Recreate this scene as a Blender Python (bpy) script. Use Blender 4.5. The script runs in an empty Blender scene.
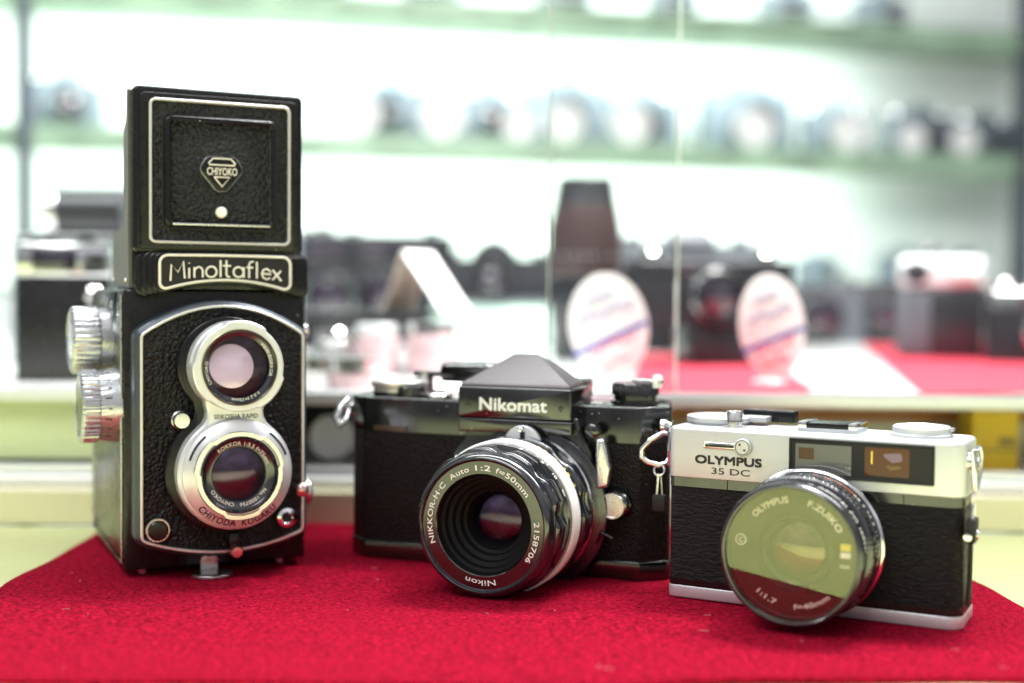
import bpy, bmesh, math, random
from math import sin, cos, pi, radians
from mathutils import Vector
random.seed(7)
S = bpy.context.scene
C = S.collection
U = 0.001                                   # everything is written in millimetres

# ------------------------------------------------------------------ camera
CAM_F, CAM_PITCH, CAM_ROLL, CAM_H = 1275.0, 0.036, 0.008, 116.0
cd = bpy.data.cameras.new('camera'); cam = bpy.data.objects.new('camera', cd); C.objects.link(cam)
cd.sensor_width = 36; cd.lens = CAM_F / 1024 * 36
cd.clip_start = 0.02; cd.clip_end = 60
cam.location = (0, 0, CAM_H * U)
cam.rotation_mode = 'QUATERNION'
from mathutils import Euler, Quaternion, Matrix
cam.rotation_quaternion = (Matrix.Rotation(pi / 2 - CAM_PITCH, 3, 'X') @ Matrix.Rotation(CAM_ROLL, 3, 'Z')).to_quaternion()
cd.dof.use_dof = True; cd.dof.focus_distance = 0.485; cd.dof.aperture_fstop = 3.7
S.camera = cam
S.view_settings.view_transform = 'Standard'; S.view_settings.look = 'None'
S.view_settings.exposure = 0.0; S.view_settings.gamma = 1
S.cycles.max_bounces = 10; S.cycles.transparent_max_bounces = 24; S.cycles.glossy_bounces = 5
S.cycles.caustics_reflective = False; S.cycles.caustics_refractive = False
S.cycles.sample_clamp_indirect = 6; S.cycles.use_adaptive_sampling = False

# ------------------------------------------------------------------ world: the bright shop round the counter
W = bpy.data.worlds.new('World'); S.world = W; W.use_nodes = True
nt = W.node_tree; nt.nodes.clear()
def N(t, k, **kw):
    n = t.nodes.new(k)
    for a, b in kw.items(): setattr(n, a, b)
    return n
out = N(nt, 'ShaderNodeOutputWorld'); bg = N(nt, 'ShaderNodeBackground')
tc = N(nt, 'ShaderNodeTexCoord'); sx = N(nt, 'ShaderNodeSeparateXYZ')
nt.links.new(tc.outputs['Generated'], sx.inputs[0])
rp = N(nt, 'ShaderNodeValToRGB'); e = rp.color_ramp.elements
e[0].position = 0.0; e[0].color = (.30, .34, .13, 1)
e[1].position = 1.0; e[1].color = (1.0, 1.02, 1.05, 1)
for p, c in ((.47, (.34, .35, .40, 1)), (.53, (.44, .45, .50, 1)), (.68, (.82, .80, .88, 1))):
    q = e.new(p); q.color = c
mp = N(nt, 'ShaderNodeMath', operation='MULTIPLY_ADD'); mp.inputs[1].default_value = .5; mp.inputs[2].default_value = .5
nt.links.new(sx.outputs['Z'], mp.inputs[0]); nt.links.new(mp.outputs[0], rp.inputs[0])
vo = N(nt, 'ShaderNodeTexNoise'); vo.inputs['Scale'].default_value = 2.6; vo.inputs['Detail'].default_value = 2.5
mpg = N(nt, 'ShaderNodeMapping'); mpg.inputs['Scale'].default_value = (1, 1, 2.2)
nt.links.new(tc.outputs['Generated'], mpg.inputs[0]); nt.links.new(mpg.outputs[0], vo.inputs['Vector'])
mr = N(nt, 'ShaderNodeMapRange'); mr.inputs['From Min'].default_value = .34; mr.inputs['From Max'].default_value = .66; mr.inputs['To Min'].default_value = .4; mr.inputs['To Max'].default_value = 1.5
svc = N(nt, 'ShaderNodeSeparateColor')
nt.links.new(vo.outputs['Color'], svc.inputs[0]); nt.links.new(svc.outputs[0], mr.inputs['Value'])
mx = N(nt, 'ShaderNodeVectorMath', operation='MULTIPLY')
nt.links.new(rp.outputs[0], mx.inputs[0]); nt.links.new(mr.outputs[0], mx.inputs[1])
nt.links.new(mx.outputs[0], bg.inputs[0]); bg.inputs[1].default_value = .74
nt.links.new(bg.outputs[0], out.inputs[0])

# ------------------------------------------------------------------ lamps: shop ceiling and cabinet lights, plus added fill lights
def area(name, loc, target, sx_, sy_, power, col=(1, 1, 1)):
    l = bpy.data.lights.new(name, 'AREA'); l.shape = 'RECTANGLE'; l.size = sx_; l.size_y = sy_; l.energy = power; l.color = col
    o = bpy.data.objects.new(name, l); C.objects.link(o); o.location = loc
    o.rotation_euler = (Vector(target) - Vector(loc)).to_track_quat('-Z', 'Y').to_euler()
    return o
area('overhead_light', (.35, .95, 1.25), (0, .5, 0), .5, .3, 58, (1, .98, .96))
area('overhead_light', (-.45, -.35, 1.3), (0, .3, 0), 1.2, .5, 15, (.97, .99, 1))  # added unseen front fill, brightens the camera faces and the counter
area('showcase_fill', (.1, .70, .72), (.1, .92, .06), 1.6, .15, 25, (.97, 1, 1))  # added unseen fill above the deck, whitens the oval tags
def bay_lamp(z, power):          # one light tube at the front of each cabinet bay, shining on its back
    o = area('bay_lamp', (-.16 - .035 * sin(.205), 2.217 + .035 * cos(.205), z), (0 - .26 * sin(.205), 2.25 + .26 * cos(.205), z - .14), 1.75, .012, power, (.91, 1, .985))
    o.rotation_euler = (Matrix.Rotation(.205, 3, 'Z') @ Matrix.Rotation(radians(58), 3, 'X')).to_euler()
bay_lamp(.338, 7); bay_lamp(.575, 7); bay_lamp(.80, 7.5)

# ------------------------------------------------------------------ materials
def mat(name, col, rough=.5, metal=0, dust=0, bump=None, coat=0, spec=None, ior=None, var=0, vscale=300, rvar=0, sheen=0, coat_rough=.05):
    m = bpy.data.materials.new(name); m.use_nodes = True; t = m.node_tree; b = t.nodes['Principled BSDF']
    b.inputs['Base Color'].default_value = (*col, 1); b.inputs['Roughness'].default_value = rough; b.inputs['Metallic'].default_value = metal
    b.inputs['Coat Weight'].default_value = coat; b.inputs['Coat Roughness'].default_value = coat_rough
    if ior: b.inputs['IOR'].default_value = ior
    if spec is not None: b.inputs['Specular IOR Level'].default_value = spec
    if sheen: b.inputs['Sheen Weight'].default_value = sheen; b.inputs['Sheen Roughness'].default_value = .4
    co = N(t, 'ShaderNodeTexCoord')
    if var or rvar:
        n = N(t, 'ShaderNodeTexNoise'); n.inputs['Scale'].default_value = vscale; n.inputs['Detail'].default_value = 6
        t.links.new(co.outputs['Object'], n.inputs['Vector'])
        if var:
            r = N(t, 'ShaderNodeMapRange'); r.inputs['From Min'].default_value = .3; r.inputs['From Max'].default_value = .7
            r.inputs['To Min'].default_value = 1 - var; r.inputs['To Max'].default_value = 1 + var
            v = N(t, 'ShaderNodeVectorMath', operation='SCALE'); v.inputs[0].default_value = col
            t.links.new(n.outputs[0], r.inputs[0]); t.links.new(r.outputs[0], v.inputs['Scale']); t.links.new(v.outputs[0], b.inputs['Base Color'])
        if rvar:
            r = N(t, 'ShaderNodeMapRange'); r.inputs['From Min'].default_value = .3; r.inputs['From Max'].default_value = .7
            r.inputs['To Min'].default_value = max(.02, rough - rvar); r.inputs['To Max'].default_value = rough + rvar
            t.links.new(n.outputs[0], r.inputs[0]); t.links.new(r.outputs[0], b.inputs['Roughness'])
    if dust:       # stray specks of dust and lint
        v = N(t, 'ShaderNodeTexVoronoi'); v.inputs['Scale'].default_value = 260; t.links.new(co.outputs['Object'], v.inputs['Vector'])
        s1_ = N(t, 'ShaderNodeSeparateColor'); t.links.new(v.outputs['Color'], s1_.inputs[0])
        a1 = N(t, 'ShaderNodeMath', operation='GREATER_THAN'); a1.inputs[1].default_value = 1 - dust; t.links.new(s1_.outputs[0], a1.inputs[0])
        rd = N(t, 'ShaderNodeMath', operation='MULTIPLY'); rd.inputs[1].default_value = .075; t.links.new(s1_.outputs[1], rd.inputs[0])
        a2 = N(t, 'ShaderNodeMath', operation='LESS_THAN'); t.links.new(v.outputs['Distance'], a2.inputs[0]); t.links.new(rd.outputs[0], a2.inputs[1])
        a3 = N(t, 'ShaderNodeMath', operation='MULTIPLY'); t.links.new(a1.outputs[0], a3.inputs[0]); t.links.new(a2.outputs[0], a3.inputs[1])
        mxd = N(t, 'ShaderNodeMix', data_type='RGBA'); t.links.new(a3.outputs[0], mxd.inputs[0])
        if b.inputs['Base Color'].is_linked: t.links.new(b.inputs['Base Color'].links[0].from_socket, mxd.inputs[6])
        else: mxd.inputs[6].default_value = (*col, 1)
        mxd.inputs[7].default_value = (.42, .40, .37, 1); t.links.new(mxd.outputs[2], b.inputs['Base Color'])
    if bump:
        kind, sc, st, dist = bump
        src = co.outputs['Object']
        if isinstance(sc, tuple):
            g = N(t, 'ShaderNodeMapping'); g.inputs['Scale'].default_value = sc; t.links.new(src, g.inputs[0]); src = g.outputs[0]; s1 = 1
        else: s1 = sc
        if kind == 'cell':
            n = N(t, 'ShaderNodeTexVoronoi', feature='SMOOTH_F1'); n.inputs['Scale'].default_value = s1; n.inputs['Smoothness'].default_value = .35
            w = N(t, 'ShaderNodeTexNoise'); w.inputs['Scale'].default_value = s1 * .8; w.inputs['Detail'].default_value = 3
            a = N(t, 'ShaderNodeVectorMath', operation='MULTIPLY_ADD'); k = .9 / s1; a.inputs[1].default_value = (k, k, k)
            t.links.new(src, w.inputs['Vector']); t.links.new(w.outputs['Color'], a.inputs[0]); t.links.new(src, a.inputs[2]); t.links.new(a.outputs[0], n.inputs['Vector'])
            h = n.outputs['Distance']
        else:
            n = N(t, 'ShaderNodeTexNoise'); n.inputs['Scale'].default_value = s1; n.inputs['Detail'].default_value = 5; n.inputs['Roughness'].default_value = .6
            n.inputs['Distortion'].default_value = .6 if kind == 'wrinkle' else 0
            t.links.new(src, n.inputs['Vector']); h = n.outputs[0]
        bp = N(t, 'ShaderNodeBump'); bp.inputs['Strength'].default_value = st; bp.inputs['Distance'].default_value = dist
        if kind == 'cell': bp.invert = True
        t.links.new(h, bp.inputs['Height']); t.links.new(bp.outputs[0], b.inputs['Normal'])
    return m
def glass(name, refl=.06, tint=(1, 1, 1), rtint=(1, 1, 1), rough=.01, fres=True, ior=1.5):
    m = bpy.data.materials.new(name); m.use_nodes = True; t = m.node_tree; t.nodes.clear()
    o = N(t, 'ShaderNodeOutputMaterial'); mix = N(t, 'ShaderNodeMixShader'); tr = N(t, 'ShaderNodeBsdfTransparent'); gl = N(t, 'ShaderNodeBsdfGlossy')
    tr.inputs[0].default_value = (*tint, 1); gl.inputs[0].default_value = (*rtint, 1); gl.inputs['Roughness'].default_value = rough
    if fres:
        f = N(t, 'ShaderNodeFresnel'); f.inputs[0].default_value = ior; t.links.new(f.outputs[0], mix.inputs[0])
    else: mix.inputs[0].default_value = refl
    t.links.new(tr.outputs[0], mix.inputs[1]); t.links.new(gl.outputs[0], mix.inputs[2]); t.links.new(mix.outputs[0], o.inputs[0])
    return m
M = {}
M['black'] = mat('black enamel', (.006, .006, .006), .24, spec=.36, dust=.35, rvar=.05, vscale=400, bump=('noise', 900, .08, .0002))
M['black_warm'] = mat('worn black enamel', (.007, .0065, .006), .30, spec=.36, dust=.35, rvar=.09, vscale=250, bump=('noise', 700, .15, .0002))
M['slr_black'] = mat('glossy black paint', (.005, .0055, .004), .13, ior=1.85, dust=.35, rvar=.07, vscale=90, bump=('noise', 1500, .05, .0001))
M['prism_black'] = mat('satin black with painted reflection', dust=.4, col=(.05, .036, .042), rough=.42, ior=1.7, bump=('noise', 2600, .25, .0002))  # mauve ceiling reflection put into the prism roof's base colour
M['matte'] = mat('matte black', (.008, .008, .008), .6)
M['ring_black'] = mat('anodised black ring', (.010, .011, .014), .16, ior=1.9, rvar=.05, vscale=600)
M['leather_tlr'] = mat('coarse pebbled leatherette', dust=.3, spec=.2, col=(.010, .010, .010), rough=.34, bump=('cell', 700, 1.0, .0011), rvar=.08, vscale=350)
M['leather_hood'] = mat('pebbled hood leatherette', dust=.3, spec=.2, col=(.016, .017, .019), rough=.38, bump=('cell', 620, 1.0, .0016), rvar=.08, vscale=350)
M['leather_slr'] = mat('fine black leatherette', dust=.3, spec=.2, col=(.008, .0072, .0068), rough=.42, bump=('cell', 1000, .9, .0006))
M['leather_rf'] = mat('wrinkled black leatherette', spec=.2, col=(.009, .0085, .008), rough=.40, bump=('wrinkle', (330, 330, 900), 1.0, .0019), rvar=.06, vscale=500)
M['mesh_black'] = mat('black engraved mesh', spec=0.3, col=(.014, .014, .014), rough=.45, bump=('cell', 1500, .8, .0004))
M['side_leather'] = mat('smooth worn side leather', (.022, .024, .020), .22, ior=1.7, bump=('cell', 900, .35, .0004), rvar=.08, vscale=120)
M['chrome'] = mat('polished chrome', (.78, .78, .77), .10, 1, rvar=.05, vscale=300)
M['satin'] = mat('satin chrome', (.76, .75, .73), .27, 1, rvar=.05, vscale=200)
M['plate'] = mat('pearl chrome plate', (.74, .75, .78), .34, .6, rvar=.04, vscale=200)
M['alu'] = mat('matte aluminium top', (.64, .66, .67), .40, .6, bump=('noise', 3200, .15, .0001), rvar=.04, vscale=400)
M['trim'] = mat('bright satin trim', (.70, .68, .65), .36, .6)
M['knob'] = mat('worn knob metal', (.56, .57, .59), .26, .8, rvar=.08, vscale=150)
M['steel'] = mat('brushed steel', (.55, .55, .53), .3, 1, rvar=.1, vscale=300)
M['greyband'] = mat('grey anodised metal', (.075, .088, .105), .38, .7, rvar=.06, vscale=300)
M['hoodside'] = mat('grey painted hood metal', (.12, .115, .10), .42, .3, bump=('noise', 1500, .2, .0002))
M['silverband'] = mat('knurled aluminium band', (.95, .95, .94), .5, .1)
M['wprint'] = mat('white paint', (.78, .78, .74), .5)
M['cream'] = mat('cream lettering', (.72, .68, .60), .45)
M['bprint'] = mat('black lettering', (.02, .02, .02), .5)
M['orange'] = mat('orange print', (.75, .22, .04), .5)
M['yprint'] = mat('yellow print', (.75, .62, .08), .5)
M['redplastic'] = mat('red tinted chrome', (.75, .50, .46), .18, .9)
M['void'] = mat('lens inside black', (.004, .004, .004), .5)
M['iris'] = mat('dark inner element', (.012, .008, .016), .06, ior=2.0)
M['coat_purple'] = glass('purple coated glass', .035, (.85, .78, .85), (.80, .55, 1.0), fres=False)
M['coat_amber'] = glass('amber coated glass', .035, (.85, .80, .78), (1.0, .7, .55), fres=False)
M['coat_green'] = glass('green coated glass', .035, (.80, .88, .82), (.55, 1.0, .65), fres=False)
M['coat_violet'] = glass('violet coated glass', .08, (.80, .75, .85), (.70, .60, 1.0), fres=False, rough=.16)
M['front_glass'] = glass('front lens glass', .05, (.92, .92, .92), (1, .97, 1), ior=1.55)
M['view_glare'] = mat('painted lens glare', (.92, .88, .92), .12, .35)
M['filter'] = glass('uncoated filter glass', .12, (.92, .88, .84), (.92, .95, .60), fres=False)
M['window'] = glass('finder window glass', .10, (.8, .8, .8), (1, 1, 1), fres=False)
M['pane'] = glass('showcase pane', .05, (.985, .99, .985), (1, 1, 1), ior=1.28)
M['pane_edge'] = mat('polished glass edge', (.72, .80, .76), .2)

def wall_like(name, col, rough=.5, **k): return mat(name, col, rough, **k)
M['counter'] = mat('pale yellow green counter top', (.78, .83, .42), .16, var=.08, vscale=9, ior=1.5)
M['plinth'] = mat('cream lacquered plinth', (.66, .62, .42), .12, ior=1.6)
M['rail'] = mat('aluminium rail', (.80, .82, .82), .28, .6)
M['white'] = mat('white lacquer', (.82, .82, .80), .4)
M['green_panel'] = mat('pale green panel', (.66, .75, .42), .4)
M['offwhite'] = mat('off white cabinet back', (.88, .92, .89), .7, var=.06, vscale=3)
M['shelf_green'] = mat('green tinted glass shelf', (.30, .44, .30), .4, var=.35, vscale=12)
M['paper'] = mat('white paper', (.84, .83, .82), .8)
M['paper_tan'] = mat('tan card back', (.60, .50, .40), .8)
M['blue'] = mat('blue ink', (.03, .06, .34), .7)
M['pinkink'] = mat('faded red ink', (.75, .16, .20), .7)
M['grey_ink'] = mat('blue grey ink', (.22, .24, .40), .7)
M['case_red'] = mat('red display felt', (.36, .010, .032), .9, var=.12, vscale=30)
M['yellow'] = mat('yellow carton', (.75, .50, .02), .5)
M['brown'] = mat('orange brown wood strip', (.52, .20, .06), .5, var=.15, vscale=30)
M['slate'] = mat('dark slate grey paint', (.008, .009, .011), .35)
M['slate_mid'] = mat('mid grey paint', (.07, .08, .09), .4)
M['deckm'] = mat('pale showcase deck', (.72, .73, .72), .12, ior=1.5)
M['body_grey'] = mat('satin dark camera body', (.012, .013, .015), .25)
M['reddish'] = mat('tube with painted red reflection', (.034, .020, .019), .28)  # reddish reflection on the zoom lens, put into its base colour
M['hazy_grey'] = mat('dark paint with painted haze', (.17, .21, .24), .5)  # glass haze over the far dark cameras is mixed into this grey
M['pinkglass'] = mat('pinkish box', (.42, .29, .30), .25, var=.25, vscale=40)
M['floorm'] = mat('grey shop floor', (.35, .36, .34), .5, var=.1, vscale=4)
M['wall'] = mat('pale shop wall', (.70, .76, .72), .8)

# ------------------------------------------------------------------ mesh helpers
class MB:
    def __init__(s): s.b = bmesh.new()
    def faces(s, vs, fs):
        v = [s.b.verts.new(Vector(p) * U) for p in vs]
        for f in fs:
            try: s.b.faces.new([v[i] for i in f])
            except ValueError: pass
        return s
    def loft(s, loops, closed=True, cap0=True, cap1=True):
        vs = []; fs = []; n = len(loops[0])
        for l in loops: vs += l
        for i in range(len(loops) - 1):
            for j in range(n if closed else n - 1):
                k = (j + 1) % n
                fs.append((i * n + j, i * n + k, (i + 1) * n + k, (i + 1) * n + j))
        if cap0: fs.append(tuple(range(n))[::-1])
        if cap1: fs.append(tuple(range((len(loops) - 1) * n, len(loops) * n)))
        return s.faces(vs, fs)
    def box(s, x0, x1, y0, y1, z0, z1, bev=0, seg=2):
        t = bmesh.new()
        v = [t.verts.new(Vector(p) * U) for p in ((x0, y0, z0), (x1, y0, z0), (x1, y1, z0), (x0, y1, z0), (x0, y0, z1), (x1, y0, z1), (x1, y1, z1), (x0, y1, z1))]
        for f in ((3, 2, 1, 0), (4, 5, 6, 7), (0, 1, 5, 4), (1, 2, 6, 5), (2, 3, 7, 6), (3, 0, 4, 7)): t.faces.new([v[i] for i in f])
        if bev: bmesh.ops.bevel(t, geom=t.edges[:], offset=bev * U, segments=seg, profile=.5, affect='EDGES')
        m = bpy.data.meshes.new('t'); t.to_mesh(m); t.free(); s.b.from_mesh(m); bpy.data.meshes.remove(m)
        return s
    def slab(s, ol, t0, t1, ax='y', bev=0, seg=3, bev0=0):
        """outline ol (2D) from depth t0 to t1 (t1 = visible end, bevelled)."""
        f = AX[ax]; loops = []; sg = 1 if t1 > t0 else -1
        if bev0:
            for i in range(seg + 1):
                a = pi / 2 * i / seg
                loops.append([f(p, q, t0 + sg * bev0 * (1 - sin(a))) for p, q in offset(ol, -bev0 * (1 - cos(a)) if 0 else -bev0 * (1 - sin(a)))][:] if 0 else [f(p, q, t0 + sg * bev0 * (1 - cos(a))) for p, q in offset(ol, -bev0 * (1 - sin(a)))])
        else: loops.append([f(p, q, t0) for p, q in ol])
        if bev:
            for i in range(seg + 1):
                a = pi / 2 * i / seg
                loops.append([f(p, q, t1 - sg * bev * (1 - sin(a))) for p, q in offset(ol, -bev * (1 - cos(a)))])
        else: loops.append([f(p, q, t1) for p, q in ol])
        return s.loft(loops)
    def rim(s, ol, w, t0, t1, ax='y'):
        f = AX[ax]; b = w * .25; sg = 1 if t1 > t0 else -1
        inn = offset(ol, -w)
        L = [[f(p, q, t0) for p, q in ol], [f(p, q, t1 - sg * b) for p, q in ol], [f(p, q, t1) for p, q in offset(ol, -b)],
             [f(p, q, t1) for p, q in offset(ol, -w + b)], [f(p, q, t1 - sg * b) for p, q in inn], [f(p, q, t0) for p, q in inn]]
        L.append(L[0]); return s.loft(L, cap0=False, cap1=False)
    def lathe(s, prof, c=(0, 0, 0), ax='y', n=96, mod=None, closed=False):
        L = []
        for i, (r, t) in enumerate(prof):
            l = []
            for j in range(n):
                a = 2 * pi * j / n; rr = max(r, 1e-3) + (mod(i, a) if mod else 0)
                p, q = rr * cos(a), rr * sin(a)
                l.append({'y': (c[0] + p, c[1] - t, c[2] + q), 'z': (c[0] + p, c[1] + q, c[2] + t), 'x': (c[0] - t, c[1] + p, c[2] + q), 'X': (c[0] + t, c[1] + p, c[2] + q)}[ax])
            L.append(l)
        if closed: L.append(L[0])
        return s.loft(L, cap0=False, cap1=False)
    def tube(s, pts, r, closed=False, n=8, flat=1):
        pts = [Vector(p) for p in pts]; m = len(pts); L = []
        up = None
        for i, p in enumerate(pts):
            a = pts[(i - 1) % m] if (closed or i > 0) else p; b = pts[(i + 1) % m] if (closed or i < m - 1) else p
            d = (b - a).normalized()
            if up is None: up = Vector((0, 1, 0)) if abs(d.y) < .9 else Vector((0, 0, 1))
            u = (up - d * up.dot(d)).normalized(); up = u; v = d.cross(u)
            rr = r[i] if isinstance(r, (list, tuple)) else r
            L.append([tuple(p + u * cos(2 * pi * j / n) * rr * flat + v * sin(2 * pi * j / n) * rr) for j in range(n)])
        if closed: L.append(L[0])
        return s.loft(L, cap0=not closed, cap1=not closed)
    def sphere(s, c, r, sc=(1, 1, 1), n=16):
        L = [[(c[0] + max(r * sin(a), 1e-3) * cos(b) * sc[0], c[1] + max(r * sin(a), 1e-3) * sin(b) * sc[1], c[2] - r * cos(a) * sc[2]) for b in [2 * pi * j / n for j in range(n)]] for a in [pi * i / (n // 2) for i in range(n // 2 + 1)]]
        return s.loft(L, cap0=False, cap1=False)
    def text(s, txt, fn, width=None, height=None, bold=0, depth=.15, res=3, spacing=1, shear=0):
        """fn(x, y, t) -> mm ; text box centred at 0, baseline y=0, height = cap height."""
        cu = bpy.data.curves.new('t', 'FONT'); cu.body = txt; cu.size = 1; cu.offset = 0; cu.extrude = 0; cu.resolution_u = res; cu.space_character = spacing; cu.shear = shear
        o = bpy.data.objects.new('t', cu); me = bpy.data.meshes.new_from_object(o)
        xs = [v.co.x for v in me.vertices]; x0, x1 = min(xs), max(xs)
        CAP = .73
        k = (height / CAP) if height else 1
        kx = (width / (x1 - x0)) if width else k
        ym = max(v.co.y for v in me.vertices)
        d = bold * k; fs = [tuple(p.vertices) for p in me.polygons]
        for n_, (ax_, az_) in enumerate([(0, 0)] if not bold else [(0, 0), (d, d), (-d, d), (d, -d), (-d, -d)]):
            vs = [fn((v.co.x - (x0 + x1) / 2) * kx + ax_, v.co.y * k + az_, 0) for v in me.vertices]
            s.faces([(a, b - n_ * .006, c) for a, b, c in vs], fs)
        bpy.data.objects.remove(o); bpy.data.curves.remove(cu); bpy.data.meshes.remove(me)
        return s
    def build(s, name, m, parent=None, smooth=40, dbl=True):
        if dbl: bmesh.ops.remove_doubles(s.b, verts=s.b.verts, dist=2e-6)
        bmesh.ops.recalc_face_normals(s.b, faces=s.b.faces)
        me = bpy.data.meshes.new(name); s.b.to_mesh(me); s.b.free()
        if smooth: me.shade_smooth(); me.set_sharp_from_angle(angle=radians(smooth))
        me.materials.append(M[m] if isinstance(m, str) else m)
        o = bpy.data.objects.new(name, me); C.objects.link(o)
        if parent: o.parent = parent
        return o
AX = {'y': lambda p, q, t: (p, t, q), 'z': lambda p, q, t: (p, q, t), 'x': lambda p, q, t: (t, p, q)}
def ccw(o):
    a = sum(o[i][0] * o[(i + 1) % len(o)][1] - o[(i + 1) % len(o)][0] * o[i][1] for i in range(len(o)))
    return a > 0
def offset(o, d):
    if abs(d) < 1e-9: return list(o)
    n = len(o); sg = 1 if ccw(o) else -1; r = []
    for i in range(n):
        a, b, c = Vector(o[i - 1]), Vector(o[i]), Vector(o[(i + 1) % n])
        e1 = (b - a).normalized(); e2 = (c - b).normalized()
        n1 = Vector((e1.y, -e1.x)) * sg; n2 = Vector((e2.y, -e2.x)) * sg
        m = n1 + n2; l = m.length
        if l < 1e-6: m = n1; k = 1
        else: m /= l; k = 1 / max(.4, m.dot(n1))
        q = b + m * d * k; r.append((q.x, q.y))
    return r
def fillet(pts, rad, n=6):
    """pts polygon, rad list or number: rounds corners."""
    r_ = []; m = len(pts)
    for i in range(m):
        r = rad[i] if isinstance(rad, (list, tuple)) else rad
        p = Vector(pts[i])
        if not r: r_.append((p.x, p.y)); continue
        a = (Vector(pts[i - 1]) - p); b = (Vector(pts[(i + 1) % m]) - p)
        la, lb = a.length, b.length; a /= la; b /= lb
        ang = a.angle(b); t = min(r / math.tan(ang / 2), la * .95, lb * .95); rr = t * math.tan(ang / 2)
        p1 = p + a * t; p2 = p + b * t; c = p + (a + b).normalized() * (rr / sin(ang / 2))
        a1 = math.atan2(p1.y - c.y, p1.x - c.x); a2 = math.atan2(p2.y - c.y, p2.x - c.x)
        while a2 - a1 > pi: a2 -= 2 * pi
        while a2 - a1 < -pi: a2 += 2 * pi
        for k in range(n + 1):
            w = a1 + (a2 - a1) * k / n; r_.append((c.x + rr * cos(w), c.y + rr * sin(w)))
    return r_
def rr(x0, x1, z0, z1, r, n=6): return fillet([(x0, z0), (x1, z0), (x1, z1), (x0, z1)], r, n)
def arcbox(x0, x1, zb, zbm, zt, ztm, r, k=14):
    """box whose bottom edge sags to zbm and whose top edge rises to ztm in the middle."""
    xm = (x0 + x1) / 2; h = (x1 - x0) / 2; P = []; R = []
    for i in range(k + 1):
        x = x0 + (x1 - x0) * i / k; P.append((x, zbm + (zb - zbm) * ((x - xm) / h) ** 2)); R.append(r if i in (0, k) else 0)
    for i in range(k + 1):
        x = x1 - (x1 - x0) * i / k; P.append((x, ztm + (zt - ztm) * ((x - xm) / h) ** 2)); R.append(r if i in (0, k) else 0)
    return fillet(P, R)
def circle(cx, cy, r, n=64): return [(cx + r * cos(2 * pi * i / n), cy + r * sin(2 * pi * i / n)) for i in range(n)]
def thing(name, label, cat, x=0, y=0, z=0, rz=0, group=None):
    o = bpy.data.objects.new(name, None); C.objects.link(o); o.location = (x * U, y * U, z * U); o.rotation_euler = (0, 0, rz); o.empty_display_size = .02
    return tag(o, label, cat, group)
def tag(o, label=None, cat=None, group=None, kind=None):
    if label: o['label'] = label
    if cat: o['category'] = cat
    if group: o['group'] = group
    if kind: o['kind'] = kind
    return o
def copy_tree(o, parent=None):
    c = o.copy(); C.objects.link(c)
    if parent: c.parent = parent
    for ch in [x for x in list(C.objects) if x.parent == o]: copy_tree(ch, c)
    return c
def face(cx, cz, y): return lambda a, b, t: (cx + a, y, cz + b)
def arc_cw(cx, cz, R, ang, y, inner=0):
    """letters run clockwise round the centre with their tops outward; ang = centre angle in degrees."""
    def f(a, b, t):
        w = radians(ang) - a / R; r = R + b; return (cx + r * cos(w), y, cz + r * sin(w))
    return f
def arc_ccw(cx, cz, R, ang, y, slope=0):
    """letters upright at the bottom, tops toward the centre."""
    def f(a, b, t):
        w = radians(ang) + a / R; r = R - b; return (cx + r * cos(w), y - slope * b, cz + r * sin(w))
    return f
def at(u, v, d):
    """world point (mm) seen at picture position u, v at the distance d."""
    return ((u - 512) / CAM_F * d, d, CAM_H - (v - 295.6 - (u - 512) * .008) / CAM_F * d)

# ------------------------------------------------------------------ setting
MB().box(-1500, 1500, -900, 640, -32, -2, 2).build('counter_top', 'counter').update_tag()
ct = C.objects['counter_top']; tag(ct, 'pale yellow green glossy counter top under the red felt cloth', 'counter')
fl = MB().box(-4000, 4000, -3000, 4000, -900, -880).build('floor', 'floorm', smooth=0); tag(fl, kind='structure')
wl = MB().box(-4000, 4000, 3200, 3240, -880, 2200).build('wall', 'wall', smooth=0); tag(wl, 'pale shop wall behind the lit cabinet', 'wall')

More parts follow.
